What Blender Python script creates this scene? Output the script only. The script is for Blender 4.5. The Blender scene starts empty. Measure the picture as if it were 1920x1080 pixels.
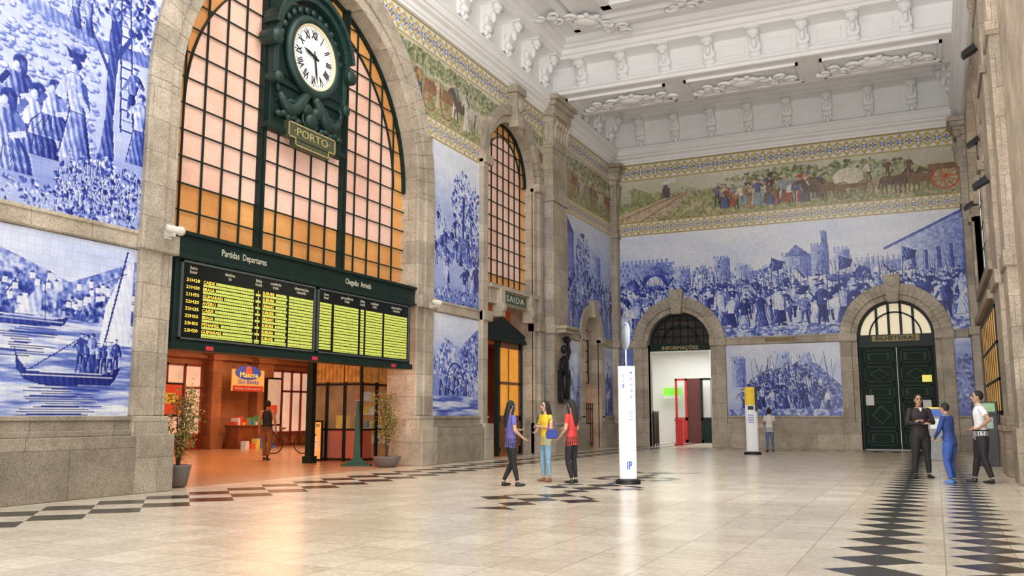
import bpy,bmesh,math,random
import numpy as np
from mathutils import Vector,Matrix,kdtree,Euler
R=random.Random(7)
S=bpy.context.scene
COL=S.collection
pi=math.pi
try:
    S.view_settings.view_transform='Standard'
except Exception: pass
# ---------------------------------------------------------------- materials
class NT:
    def __init__(s,name):
        s.m=bpy.data.materials.new(name);s.m.use_nodes=True
        s.t=s.m.node_tree;s.b=s.t.nodes["Principled BSDF"]
    def n(s,typ,**k):
        x=s.t.nodes.new(typ)
        for a,v in k.items(): setattr(x,a,v)
        return x
    def l(s,a,b): s.t.links.new(a,b)
    def put(s,sock,v):
        if hasattr(v,'is_linked') or hasattr(v,'links'): s.l(v,sock)
        else: sock.default_value=v
    def math(s,op,a,b=0.0,c=None):
        x=s.n("ShaderNodeMath",operation=op);s.put(x.inputs[0],a);s.put(x.inputs[1],b)
        if c is not None: s.put(x.inputs[2],c)
        return x.outputs[0]
    def mix(s,f,a,b,bt='MIX'):
        x=s.n("ShaderNodeMix",data_type='RGBA',blend_type=bt)
        s.put(x.inputs[0],f);s.put(x.inputs[6],a);s.put(x.inputs[7],b)
        return x.outputs[2]
    def ramp(s,f,stops):
        x=s.n("ShaderNodeValToRGB")
        e=x.color_ramp.elements
        e[0].position=stops[0][0];e[0].color=stops[0][1]
        e[1].position=stops[-1][0];e[1].color=stops[-1][1]
        for p,c in stops[1:-1]:
            k=e.new(p);k.color=c
        s.l(f,x.inputs[0]);return x.outputs[0]
    def noise(s,vec,scale,detail=4,rough=.55):
        x=s.n("ShaderNodeTexNoise");x.inputs["Scale"].default_value=scale
        x.inputs["Detail"].default_value=detail;x.inputs["Roughness"].default_value=rough
        if vec is not None: s.l(vec,x.inputs["Vector"])
        return x.outputs[0]
    def pos(s): return s.n("ShaderNodeNewGeometry").outputs["Position"]
    def bump(s,h,st=.3,d=.02):
        x=s.n("ShaderNodeBump");x.inputs["Strength"].default_value=st;x.inputs["Distance"].default_value=d
        s.l(h,x.inputs["Height"]);s.l(x.outputs[0],s.b.inputs["Normal"])
def c4(c): return (c[0],c[1],c[2],1.0)
MATS={}
def mat(name,col,rough=.6,metal=0,var=.12,scale=6,bump=0,emis=0,ecol=None,alpha=1,spec=None):
    if name in MATS: return MATS[name]
    t=NT(name)
    p=t.n("ShaderNodeTexCoord").outputs["Object"]
    f=t.noise(p,scale)
    a=tuple(max(0,x*(1-var)) for x in col);b=tuple(min(1,x*(1+var)) for x in col)
    c=t.ramp(f,[(.3,c4(a)),(.7,c4(b))])
    t.l(c,t.b.inputs["Base Color"])
    t.b.inputs["Roughness"].default_value=rough;t.b.inputs["Metallic"].default_value=metal
    if spec is not None: t.b.inputs["Specular IOR Level"].default_value=spec
    if emis:
        if ecol is None: t.l(c,t.b.inputs["Emission Color"])
        else: t.b.inputs["Emission Color"].default_value=c4(ecol)
        t.b.inputs["Emission Strength"].default_value=emis
    if bump: t.bump(f,bump,.02)
    if alpha<1: t.b.inputs["Alpha"].default_value=alpha
    MATS[name]=t.m;return t.m
def stone(name,c1,c2,bw=1.15,bh=.62,rough=.55,joint=.5):
    t=NT(name);p=t.pos()
    sx=t.n("ShaderNodeSeparateXYZ");t.l(p,sx.inputs[0])
    cx=t.n("ShaderNodeCombineXYZ");t.l(t.math('ADD',sx.outputs[0],sx.outputs[1]),cx.inputs[0]);t.l(sx.outputs[2],cx.inputs[1])
    br=t.n("ShaderNodeTexBrick");t.l(cx.outputs[0],br.inputs["Vector"])
    br.inputs["Scale"].default_value=1;br.inputs["Brick Width"].default_value=bw;br.inputs["Row Height"].default_value=bh
    br.inputs["Mortar Size"].default_value=.008;br.inputs["Mortar Smooth"].default_value=.3
    br.inputs["Color1"].default_value=(.80,.79,.77,1);br.inputs["Color2"].default_value=(1.1,1.08,1.05,1);br.inputs["Mortar"].default_value=(joint,joint,joint,1)
    n1=t.noise(p,1.1,6,.7);n2=t.noise(p,38,3,.7)
    base=t.ramp(n1,[(.3,c4(c1)),(.68,c4(c2))])
    sp=t.ramp(n2,[(.32,(.55,.52,.48,1)),(.55,(1,1,1,1)),(.75,(1.15,1.13,1.1,1))])
    c=t.mix(1.0,base,sp,'MULTIPLY');c=t.mix(1.0,c,br.outputs["Color"],'MULTIPLY')
    t.l(c,t.b.inputs["Base Color"]);t.b.inputs["Roughness"].default_value=rough
    t.bump(n2,.15,.01);return t.m
M_STONE=stone("granite",(.31,.265,.205),(.58,.52,.435))
M_STONE2=stone("granite_dado",(.22,.19,.15),(.42,.375,.31),1.6,.8)
M_REDST=stone("warm_stone",(.32,.14,.07),(.52,.27,.16))
M_WHITE=mat("white_plaster",(.86,.86,.86),.75,var=.03,scale=1.2)
M_GREEN=mat("dark_green_paint",(.006,.018,.015),.45,var=.2,scale=3,spec=.25)
M_GREEN2=mat("green_iron",(.009,.030,.025),.45,var=.3,scale=5,bump=.1,spec=.4)
M_BLACK=mat("black_iron",(.010,.010,.012),.45,spec=.3)
M_GOLD=mat("gold_lettering",(.38,.30,.13),.5,var=.1)
M_BRONZE=mat("bronze_plaque",(.20,.13,.05),.5,var=.2)
def tilemat(name):
    t=NT(name)
    a=t.n("ShaderNodeVertexColor",layer_name="paint")
    p=t.pos();sx=t.n("ShaderNodeSeparateXYZ");t.l(p,sx.inputs[0])
    cx=t.n("ShaderNodeCombineXYZ");t.l(t.math('ADD',sx.outputs[0],sx.outputs[1]),cx.inputs[0]);t.l(sx.outputs[2],cx.inputs[1])
    br=t.n("ShaderNodeTexBrick",offset=0.0);t.l(cx.outputs[0],br.inputs["Vector"])
    br.inputs["Scale"].default_value=1;br.inputs["Brick Width"].default_value=.14;br.inputs["Row Height"].default_value=.14
    br.inputs["Mortar Size"].default_value=.003;br.inputs["Mortar Smooth"].default_value=.2
    br.inputs["Color1"].default_value=(.94,.94,.94,1);br.inputs["Color2"].default_value=(1.04,1.04,1.04,1);br.inputs["Mortar"].default_value=(.72,.72,.75,1)
    n=t.noise(p,40,4,.7)
    g=t.ramp(n,[(.3,(.80,.83,.92,1)),(.6,(1.05,1.05,1.03,1))])
    c=t.mix(1.0,a.outputs[0],br.outputs["Color"],'MULTIPLY');c=t.mix(.8,c,g,'MULTIPLY')
    t.l(c,t.b.inputs["Base Color"]);t.b.inputs["Roughness"].default_value=.24
    t.b.inputs["Specular IOR Level"].default_value=.35
    wv=t.noise(p,4.5,2,.5);t.bump(wv,.12,.03)
    return t.m
M_TILE=tilemat("painted_tile")
def floormat():
    t=NT("marble_floor");p=t.pos();sx=t.n("ShaderNodeSeparateXYZ");t.l(p,sx.inputs[0]);x,y=sx.outputs[0],sx.outputs[1]
    br=t.n("ShaderNodeTexBrick",offset=0.0);t.l(p,br.inputs["Vector"])
    br.inputs["Scale"].default_value=1;br.inputs["Brick Width"].default_value=.62;br.inputs["Row Height"].default_value=.62
    br.inputs["Mortar Size"].default_value=.007;br.inputs["Mortar Smooth"].default_value=.4
    br.inputs["Color1"].default_value=(.62,.56,.46,1);br.inputs["Color2"].default_value=(.76,.705,.60,1);br.inputs["Mortar"].default_value=(.42,.36,.28,1)
    n1=t.noise(p,2.2,6,.7);n2=t.noise(p,14,5,.7)
    c=t.mix(.9,br.outputs["Color"],t.ramp(n1,[(.3,(.83,.80,.75,1)),(.7,(1.08,1.07,1.05,1))]),'MULTIPLY')
    c=t.mix(.7,c,t.ramp(n2,[(.3,(.80,.77,.72,1)),(.6,(1.05,1.05,1.05,1))]),'MULTIPLY')
    def rng_(v,a,b): return t.math('MULTIPLY',t.math('GREATER_THAN',v,a),t.math('LESS_THAN',v,b))
    def diam(px_,py_,x0=0,y0=0):
        u=t.math('DIVIDE',t.math('SUBTRACT',x,x0),px_);v=t.math('DIVIDE',t.math('SUBTRACT',y,y0),py_)
        a=t.math('SINE',t.math('MULTIPLY',t.math('ADD',u,v),pi));b=t.math('SINE',t.math('MULTIPLY',t.math('SUBTRACT',u,v),pi))
        return t.math('GREATER_THAN',t.math('MULTIPLY',a,b),0)
    b1=t.math('MULTIPLY',rng_(x,-1.0,-.17),diam(.83,.72,-1.0))
    b2=t.math('MULTIPLY',rng_(x,.03,.80),diam(.77,.62,.03))
    b3=t.math('MULTIPLY',rng_(x,-12.15,-10.25),diam(.95,.95,-12.15))
    b4=t.math('MULTIPLY',t.math('MULTIPLY',rng_(y,36.0,37.3),rng_(x,-12.3,-1)),diam(.65,.65,-11.5,36.0))
    b5=t.math('MULTIPLY',t.math('MULTIPLY',rng_(x,-7.1,-4.8),rng_(y,12,21.5)),t.math('MULTIPLY',diam(.77,.82,-7.1,12),diam(2.3,2.6,-7.1,11.2)))
    d=t.math('MAXIMUM',t.math('MAXIMUM',b1,b2),t.math('MAXIMUM',b3,t.math('MAXIMUM',b4,b5)))
    c=t.mix(d,c,(.022,.024,.028,1))
    c=t.mix(t.math('MULTIPLY',t.math('LESS_THAN',x,-12.9),.65),c,(.42,.20,.09,1))  # orange light of the passage mixed into the floor colour
    t.l(c,t.b.inputs["Base Color"])
    r=t.math('ADD',t.math('MULTIPLY',n2,.22),.12);t.l(r,t.b.inputs["Roughness"])
    t.bump(n1,.05,.02);return t.m
M_FLOOR=floormat()
# ---------------------------------------------------------------- builder
class B:
    def __init__(s): s.v=[];s.f=[];s.m=[];s.sm=[]
    def add(s,vs,fs,m=0,sm=False):
        o=len(s.v);s.v+=[tuple(v) for v in vs]
        for f in fs: s.f.append(tuple(i+o for i in f));s.m.append(m);s.sm.append(sm)
    def box(s,x0,x1,y0,y1,z0,z1,m=0):
        vs=[(x,y,z) for z in (z0,z1) for y in (y0,y1) for x in (x0,x1)]
        s.add(vs,[(0,2,3,1),(4,5,7,6),(0,1,5,4),(2,6,7,3),(0,4,6,2),(1,3,7,5)],m)
    def prism(s,pts,ax,d0,d1,m=0,sm=False):
        n=len(pts)
        def P(p,d): return (d,p[0],p[1]) if ax=='x' else ((p[0],d,p[1]) if ax=='y' else (p[0],p[1],d))
        vs=[P(p,d0) for p in pts]+[P(p,d1) for p in pts]
        s.add(vs,[tuple(range(n)),tuple(range(2*n-1,n-1,-1))]+[(i,(i+1)%n,n+(i+1)%n,n+i) for i in range(n)],m,sm)
    def band(s,c,r0,r1,a0,a1,n,ax,d0,d1,m=0):
        po=[(c[0]+r1*math.cos(a0+(a1-a0)*i/n),c[1]+r1*math.sin(a0+(a1-a0)*i/n)) for i in range(n+1)]
        pn=[(c[0]+r0*math.cos(a0+(a1-a0)*i/n),c[1]+r0*math.sin(a0+(a1-a0)*i/n)) for i in range(n+1)]
        for i in range(n): s.prism([pn[i],po[i],po[i+1],pn[i+1]],ax,d0,d1,m)
    def lathe(s,prof,c=(0,0,0),seg=20,m=0,ax='z',sm=True,cap=True):
        vs=[]
        for r,h in prof:
            for k in range(seg):
                a=2*pi*k/seg;u,w=r*math.cos(a),r*math.sin(a)
                p=(u,w,h) if ax=='z' else ((h,u,w) if ax=='x' else (u,h,w))
                vs.append((p[0]+c[0],p[1]+c[1],p[2]+c[2]))
        fs=[]
        for j in range(len(prof)-1):
            for k in range(seg):
                a=j*seg+k;b=j*seg+(k+1)%seg;fs.append((a,b,b+seg,a+seg))
        if cap: fs+=[tuple(range(seg)),tuple(range((len(prof)-1)*seg,len(prof)*seg))]
        s.add(vs,fs,m,sm)
    def tube(s,pts,r,seg=8,m=0,sm=True,res=0):
        pts=[Vector(p) for p in pts];n=len(pts)
        rs=[(r,r)]*n if not isinstance(r,(list,)) else [(q,q) if not isinstance(q,tuple) else q for q in r]
        if res:
            np_,nr=[],[]
            for i in range(n-1):
                k=max(1,int((pts[i+1]-pts[i]).length/res))
                for j in range(k):
                    f=j/k;np_.append(pts[i].lerp(pts[i+1],f));nr.append(tuple(rs[i][q]*(1-f)+rs[i+1][q]*f for q in (0,1)))
            np_.append(pts[-1]);nr.append(rs[-1]);pts,rs=np_,nr;n=len(pts)
        vs=[];ref=None
        for i in range(n):
            d=(pts[min(i+1,n-1)]-pts[max(i-1,0)])
            if d.length<1e-9: d=Vector((0,0,1))
            d.normalize()
            if ref is None:
                ref=Vector((1,0,0)) if abs(d.x)<.8 else Vector((0,1,0))
            a=(ref-d*ref.dot(d)).normalized();ref=a;b=d.cross(a)
            for k in range(seg):
                t=2*pi*k/seg;vs.append(pts[i]+a*(rs[i][0]*math.cos(t))+b*(rs[i][1]*math.sin(t)))
        fs=[]
        for j in range(n-1):
            for k in range(seg):
                p=j*seg+k;q=j*seg+(k+1)%seg;fs.append((p,q,q+seg,p+seg))
        fs+=[tuple(range(seg-1,-1,-1)),tuple(range((n-1)*seg,n*seg))]
        s.add(vs,fs,m,sm)
    def ell(s,c,r,seg=14,rings=9,m=0,rot=None):
        vs=[];fs=[]
        for i in range(1,rings):
            t=pi*i/rings
            for k in range(seg):
                a=2*pi*k/seg;v=Vector((r[0]*math.sin(t)*math.cos(a),r[1]*math.sin(t)*math.sin(a),r[2]*math.cos(t)))
                if rot is not None: v=rot@v
                vs.append(v+Vector(c))
        for tz in (1,-1):
            v=Vector((0,0,r[2]*tz))
            if rot is not None: v=rot@v
            vs.append(v+Vector(c))
        T=(rings-1)*seg
        for i in range(rings-2):
            for k in range(seg):
                a=i*seg+k;b=i*seg+(k+1)%seg;fs.append((a,a+seg,b+seg,b))
        for k in range(seg):
            fs.append((T,k,(k+1)%seg));o=(rings-2)*seg;fs.append((T+1,o+(k+1)%seg,o+k))
        s.add(vs,fs,m,True)
    def mesh(s,name,mats):
        me=bpy.data.meshes.new(name);me.from_pydata(s.v,[],s.f)
        for mm in (mats if isinstance(mats,(list,tuple)) else [mats]): me.materials.append(mm)
        me.polygons.foreach_set("material_index",s.m);me.polygons.foreach_set("use_smooth",s.sm)
        bm=bmesh.new();bm.from_mesh(me);bmesh.ops.recalc_face_normals(bm,faces=bm.faces[:]);bm.to_mesh(me);bm.free()
        return me
    def obj(s,name,mats,parent=None,loc=(0,0,0),rot=0,label=None,cat=None,group=None,kind=None,bevel=0):
        o=mk(name,s.mesh(name,mats),parent,loc,rot,label,cat,group,kind)
        if bevel:
            b=o.modifiers.new("bevel","BEVEL");b.width=bevel;b.segments=2;b.limit_method='ANGLE';b.angle_limit=.7
        return o
def mk(name,me,parent=None,loc=(0,0,0),rot=0,label=None,cat=None,group=None,kind=None):
    o=bpy.data.objects.new(name,me);COL.objects.link(o);o.location=loc;o.rotation_euler=(0,0,rot)
    if parent is not None: o.parent=parent
    if label: o["label"]=label
    if cat: o["category"]=cat
    if group: o["group"]=group
    if kind: o["kind"]=kind
    return o
def empty(name,loc,label,cat,rot=0,group=None): return mk(name,None,None,loc,rot,label,cat,group)
def under(o,p): o.parent=p;o.matrix_parent_inverse=Matrix.Translation(-Vector(p.location));return o
EL=Euler((pi/2,0,pi/2)).to_matrix().to_4x4()
EF=Euler((pi/2,0,0)).to_matrix().to_4x4()
def text(body,loc,m,parent,size=.3,width=None,E=EL,ext=.006,name="lettering",align='CENTER',space=1.0,extra=None,offset=0,line=1.0):
    cu=bpy.data.curves.new("t","FONT");cu.body=body;cu.size=size;cu.extrude=ext;cu.align_x=align;cu.align_y='CENTER';cu.space_character=space;cu.space_line=line
    cu.resolution_u=2;cu.offset=offset
    o=bpy.data.objects.new("t",cu);COL.objects.link(o)
    bpy.context.view_layer.update()
    me=bpy.data.meshes.new_from_object(o.evaluated_get(bpy.context.evaluated_depsgraph_get()))
    bpy.data.objects.remove(o)
    xs=[v.co.x for v in me.vertices]
    w=max(xs)-min(xs) if xs else 1;sx=1
    if width: sx=width/w
    M=Matrix.Translation(Vector(loc))@E
    if extra is not None: M=M@extra
    me.transform(M@Matrix.Diagonal((sx,1,1,1)))
    me.materials.clear();me.materials.append(m)
    return mk(name,me,parent)
def arcpts(c,r,a0,a1,n): return [(c[0]+r*math.cos(a0+(a1-a0)*i/n),c[1]+r*math.sin(a0+(a1-a0)*i/n)) for i in range(n+1)]
def archcut(u0,u1,zs,zt,c,r,n=32):
    return [(u0,zs)]+arcpts((c,zs),r,pi,0,n)+[(u1,zs),(u1,zt),(u0,zt)]
# ---------------------------------------------------------------- painting
def fbm(ny,nx,sc,octv=4,seed=0,anis=1.0):
    g=np.random.RandomState(seed);out=np.zeros((ny,nx));amp=1;tot=0
    for o in range(octv):
        sy=max(1.0,sc/2**o);sx_=max(1.0,sc*anis/2**o)
        gy,gx=int(ny/sy)+3,int(nx/sx_)+3;a=g.rand(gy,gx)
        yy=np.arange(ny)/sy;xx=np.arange(nx)/sx_;y0=yy.astype(int);x0=xx.astype(int)
        fy=yy-y0;fx=xx-x0;fy=(fy*fy*(3-2*fy))[:,None];fx=(fx*fx*(3-2*fx))[None,:]
        v=(a[y0][:,x0]*(1-fy)+a[y0+1][:,x0]*fy)*(1-fx)+(a[y0][:,x0+1]*(1-fy)+a[y0+1][:,x0+1]*fy)*fx
        out+=amp*v;tot+=amp;amp*=.55
    return out/tot-.5
class Cv:
    def __init__(s,w,h,res,ch=1,seed=1,na=.6):
        s.w,s.h,s.res,s.ch=w,h,res,ch;s.nx=int(round(w/res))+1;s.ny=int(round(h/res))+1
        s.xs=np.linspace(0,w,s.nx);s.ys=np.linspace(0,h,s.ny)
        s.img=np.zeros((s.ny,s.nx,ch));s.n=fbm(s.ny,s.nx,.22/res,4,seed);s.n2=na*fbm(s.ny,s.nx,.09/res,2,seed+5)
    def V(s,v): return np.array(v,dtype=float) if s.ch==3 else np.array([float(v)])
    def sub(s,x0,x1,y0,y1):
        a=max(0,int(x0/s.res));b=min(s.nx,int(x1/s.res)+2);c=max(0,int(y0/s.res));d=min(s.ny,int(y1/s.res)+2)
        return None if a>=b or c>=d else (slice(c,d),slice(a,b))
    def put(s,sl,mask,val,sh):
        v=s.V(val);m=mask[...,None];sh=sh[...,None]
        col=(v+sh) if s.ch==1 else v*(1-sh)
        s.img[sl]=s.img[sl]*(1-m)+col*m
    def ell(s,cx,cy,rx,ry,val,rot=0,shade=.15,amp=.5):
        r=max(rx,ry);sl=s.sub(cx-r,cx+r,cy-r,cy+r)
        if sl is None: return
        X=s.xs[sl[1]][None,:]-cx;Y=s.ys[sl[0]][:,None]-cy;c,q=math.cos(rot),math.sin(rot)
        u=(X*c+Y*q)/rx;v=(-X*q+Y*c)/ry;d=np.sqrt(u*u+v*v)
        m=np.clip((1-d)*max(1.0,min(rx,ry)/s.res)+.3,0,1)*(d<1.15)
        s.put(sl,m,val,shade*(u*.7-v*.5)+amp*s.n2[sl])
    def poly(s,P,val,shade=.12,amp=.5,a=1.0,fold=4):
        xs=[p[0] for p in P];ys=[p[1] for p in P];sl=s.sub(min(xs),max(xs),min(ys),max(ys))
        if sl is None: return
        X=s.xs[sl[1]][None,:];Y=s.ys[sl[0]][:,None];ins=np.zeros((Y.shape[0],X.shape[1]),bool);n=len(P)
        for i in range(n):
            x1,y1=P[i];x2,y2=P[(i+1)%n]
            if y1==y2: continue
            ins^=((y1>Y)!=(y2>Y))&(X<(x2-x1)*(Y-y1)/(y2-y1)+x1)
        w=max(1e-3,max(xs)-min(xs));u=(X-min(xs))/w-.5
        fo=.12*np.sin((X+.3*Y)*55+3*s.n[sl])
        s.put(sl,ins*a,val,(shade*2*u+0*Y)+amp*s.n2[sl]+fo*shade*fold)
    def line(s,x0,y0,x1,y1,w,val,w2=None):
        w2=w if w2 is None else w2
        dx,dy=x1-x0,y1-y0;L=math.hypot(dx,dy) or 1;nx,ny=-dy/L/2,dx/L/2
        s.poly([(x0+nx*w,y0+ny*w),(x1+nx*w2,y1+ny*w2),(x1-nx*w2,y1-ny*w2),(x0-nx*w,y0-ny*w)],val,.03,.3)
    def rect(s,x0,x1,y0,y1,val,**k): s.poly([(x0,y0),(x1,y0),(x1,y1),(x0,y1)],val,**k)
def fig(c,x,b,h,c1,c2,sk,hat,fem=None,basket=False,r=None):
    r=r or R;fem=r.random()<.5 if fem is None else fem
    ln=r.uniform(-.06,.06)*h;w=h*.13
    dk=(lambda v:min(1,v+.35)) if c.ch==1 else (lambda v:tuple(q*.45 for q in v))
    if fem:
        c.poly([(x-w*1.5,b),(x+w*1.5,b),(x+w*.6,b+h*.56),(x-w*.6,b+h*.56)],dk(c2));c.poly([(x-w*1.35,b),(x+w*1.2,b),(x+w*.4,b+h*.55),(x-w*.5,b+h*.55)],c2,.2)
    else:
        st=r.uniform(.3,.9)
        c.poly([(x-w*st-w*.3,b),(x-w*st+w*.15,b),(x+w*.1,b+h*.5),(x-w*.6,b+h*.5)],c2)
        c.poly([(x+w*st-w*.2,b),(x+w*st+w*.35,b),(x+w*.6,b+h*.5),(x-w*.1,b+h*.5)],dk(c2))
    c.poly([(x-w*.7,b+h*.47),(x+w*.7,b+h*.47),(x+w*1.0+ln,b+h*.80),(x+w*.4+ln,b+h*.86),(x-w*.4+ln,b+h*.86),(x-w*1.0+ln,b+h*.80)],dk(c1))
    c.poly([(x-w*.6,b+h*.48),(x+w*.45,b+h*.48),(x+w*.65+ln,b+h*.80),(x+w*.3+ln,b+h*.85),(x-w*.4+ln,b+h*.85),(x-w*.9+ln,b+h*.80)],c1)
    for sd in (-1,1):
        ex=x+sd*w*r.uniform(1.0,1.9)+ln;ey=b+h*r.uniform(.5,.72)
        hx=ex+sd*w*r.uniform(-1.3,.8);hy=ey+h*r.uniform(-.16,.22)
        c.line(x+sd*w*.75+ln,b+h*.79,ex,ey,w*.5,c1 if sd<0 else dk(c1));c.line(ex,ey,hx,hy,w*.38,c1);c.ell(hx,hy,w*.22,w*.22,sk)
    c.ell(x+ln,b+h*.915,h*.052,h*.07,sk,0,.3)
    if fem: c.ell(x+ln+.01*h,b+h*.95,h*.062,h*.055,hat,0,.1);c.ell(x+ln-.015*h,b+h*.905,h*.034,h*.045,sk,0,.2)
    else: c.ell(x+ln,b+h*.968,h*.085 if r.random()<.5 else .055*h,h*.026,hat,0,.1)
    if basket:
        c.line(x+w*.8+ln,b+h*.79,x+w*1.5+ln,b+h*.95,w*.45,c1);c.line(x+w*1.5+ln,b+h*.95,x+w*.8+ln,b+h*1.04,w*.35,sk)
        c.poly([(x-h*.08+ln,b+h*.99),(x+h*.08+ln,b+h*.99),(x+h*.12+ln,b+h*1.09),(x-h*.12+ln,b+h*1.09)],hat);c.ell(x+ln,b+h*1.11,h*.11,h*.05,c2,0,.3,1.2)
def horse(c,x,b,L,v,d=1,dk=None):
    dk=v if dk is None else dk
    for k,o in ((-.38,-.06),(-.30,.05),(.30,-.05),(.38,.07)):
        c.line(x+d*k*L,b+L*.42,x+d*(k+o)*L,b+L*.2,L*.10,v,L*.06);c.line(x+d*(k+o)*L,b+L*.21,x+d*(k+o*.4)*L,b,L*.055,v,L*.05)
    c.ell(x,b+L*.55,L*.46,L*.19,v,0,.2);c.ell(x-d*.3*L,b+L*.57,L*.2,L*.2,v)
    c.poly([(x+d*.25*L,b+L*.55),(x+d*.46*L,b+L*.55),(x+d*.66*L,b+L*.88),(x+d*.52*L,b+L*.98)],v)
    c.ell(x+d*.68*L,b+L*.86,L*.17,L*.075,v,-d*.7);c.line(x+d*.30*L,b+L*.7,x+d*.52*L,b+L*.99,L*.06,dk)
    c.line(x-d*.46*L,b+L*.62,x-d*.58*L,b+L*.2,L*.08,dk,L*.03)
def wheel(c,x,y,r,v,bg=None):
    if bg is not None: c.ell(x,y,r,r,bg,0,0,.1)
    for k in range(26):
        a=2*pi*k/26;a2=2*pi*(k+1)/26
        c.line(x+r*math.cos(a),y+r*math.sin(a),x+r*math.cos(a2),y+r*math.sin(a2),r*.14,v)
    for k in range(6):
        a=pi*k/6;c.line(x-r*math.cos(a),y-r*math.sin(a),x+r*math.cos(a),y+r*math.sin(a),r*.07,v)
    c.ell(x,y,r*.17,r*.17,v)
def foliage(c,x,y,rx,ry,n,vals,sz):
    for _ in range(n):
        a=R.uniform(0,2*pi);q=math.sqrt(R.random());v=R.choice(vals)
        s_=sz*R.uniform(.5,1.3);c.ell(x+rx*q*math.cos(a),y+ry*q*math.sin(a),s_,s_*R.uniform(.3,.8),v,R.uniform(0,3),.25,.9)
def tower(c,x0,x1,y0,y1,v,cr=.12,win=True):
    c.rect(x0,x1,y0,y1,v,shade=.13,amp=.35,fold=0);k=x0
    while k<x1-cr*.5: c.rect(k,k+cr*.55,y1,y1+cr*.8,v,shade=0,amp=.2);k+=cr
    if win:
        for _ in range(int((x1-x0)*(y1-y0)*2)+1):
            xx=R.uniform(x0+.05,x1-.12);yy=R.uniform(y0+.1,y1-.2)
            dk=(v+.3) if c.ch==1 else tuple(q*.5 for q in v);c.rect(xx,xx+.06,yy,yy+.13,dk,shade=0)
def ink(v):
    v=np.clip(v[...,0],0,1);st=[0,.2,.4,.65,1]
    cs=[(.79,.81,.86),(.52,.59,.81),(.185,.25,.62),(.033,.062,.34),(.008,.013,.15)]
    return np.stack([np.interp(v,st,[c[i] for c in cs]) for i in range(3)],-1)
def panel(c,name,plane,off,u0,z0,label,cat="tile mural",keep=None,group=None,gain=1.12):
    if c.ch==1:
        im=c.img.copy();g=im[1:,1:]-im[:-1,:-1]
        im[1:,1:]+=np.clip(g,-.5,.5)*.35
        rgb=ink(im*gain+.01)
    else: rgb=np.clip(c.img,0,1)
    ny,nx=c.ny,c.nx;U,Z=np.meshgrid(u0+c.xs,z0+c.ys)
    if plane=='x': co=np.stack([np.full(U.shape,off),U,Z],-1)
    else: co=np.stack([U,np.full(U.shape,off),Z],-1)
    i=np.arange(ny*nx).reshape(ny,nx)
    q=np.stack([i[:-1,:-1],i[:-1,1:],i[1:,1:],i[1:,:-1]],-1).reshape(-1,4)
    uc=((U[:-1,:-1]+U[1:,1:])/2).ravel();zc=((Z[:-1,:-1]+Z[1:,1:])/2).ravel()
    if keep is not None: q=q[keep(uc,zc)]
    used=np.unique(q);rm=np.zeros(ny*nx,int);rm[used]=np.arange(len(used));q=rm[q]
    co=co.reshape(-1,3)[used];rgb=rgb.reshape(-1,3)[used]
    me=bpy.data.meshes.new(name);me.vertices.add(len(co));me.vertices.foreach_set("co",co.ravel().astype(np.float32))
    me.loops.add(q.size);me.loops.foreach_set("vertex_index",q.ravel().astype(np.int32))
    me.polygons.add(len(q));me.polygons.foreach_set("loop_start",(np.arange(len(q))*4).astype(np.int32))
    me.polygons.foreach_set("loop_total",np.full(len(q),4,np.int32));me.update(calc_edges=True);me.validate()
    a=me.color_attributes.new("paint",'FLOAT_COLOR','POINT')
    a.data.foreach_set("color",np.concatenate([rgb,np.ones((len(rgb),1))],1).ravel().astype(np.float32))
    me.materials.append(M_TILE)
    return mk(name,me,label=label,cat=cat,group=group)
# ================================================================= CAMERA
fpx=1680.;th=math.atan(239/fpx);yaw=math.atan(795/math.hypot(fpx,239))
cam=bpy.data.cameras.new("camera");cam.sensor_width=36;cam.lens=fpx/1920*36;cam.clip_end=300
co=bpy.data.objects.new("camera",cam);COL.objects.link(co);co.location=(0,0,1.35)
co.rotation_euler=(pi/2+th,0,yaw);S.camera=co
# ================================================================= SHELL
XL,XR,YF=-12.9,1.65,38.5
b=B();b.box(-30,3.2,-8,48,-.25,0);b.obj("floor",M_FLOOR,kind="structure")
BC,BZ,BR=16.8,7.6,4.45
SC,SZ,SR=27.45,9.6,1.85
DC,DZ,DR=35.3,4.55,.95
b=B()
b.box(-13.8,XL,-8,BC-BR,0,13);b.prism(archcut(BC-BR,BC+BR,BZ,13,BC,BR),'x',-13.8,XL)
b.box(-13.8,XL,BC+BR,SC-SR,0,13);b.prism(archcut(SC-SR,SC+SR,SZ,13,SC,SR),'x',-13.8,XL)
b.box(-13.8,XL,SC+SR,DC-DR,0,13);b.prism(archcut(DC-DR,DC+DR,DZ,13,DC,DR),'x',-13.8,XL)
b.box(-13.8,XL,DC+DR,39.1,0,13);b.box(-13.8,XL,-8,39.1,13,15.6)
b.obj("wall_left",M_STONE,kind="structure")
FA,FB=(-10.0,1.38,4.45),(-1.28,1.41,4.5)
b=B()
b.box(XL,FA[0]-FA[1],YF,39.1,0,13);b.prism(archcut(FA[0]-FA[1],FA[0]+FA[1],FA[2],13,FA[0],FA[1]),'y',YF,39.1)
b.box(FA[0]+FA[1],FB[0]-FB[1],YF,39.1,0,13);b.prism(archcut(FB[0]-FB[1],FB[0]+FB[1],FB[2],13,FB[0],FB[1]),'y',YF,39.1)
b.box(FB[0]+FB[1],3.2,YF,39.1,0,13);b.box(XL,3.2,YF,39.1,13,15.6)
b.obj("wall_far",M_STONE,kind="structure")
M_STR=stone("shaded_brown_granite",(.25,.20,.145),(.47,.40,.31))  # brown stone, darkened in colour because this wall gets little light
b=B();a,c=28.4,35.4;r=(c-a)/2;m=(a+c)/2
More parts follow.
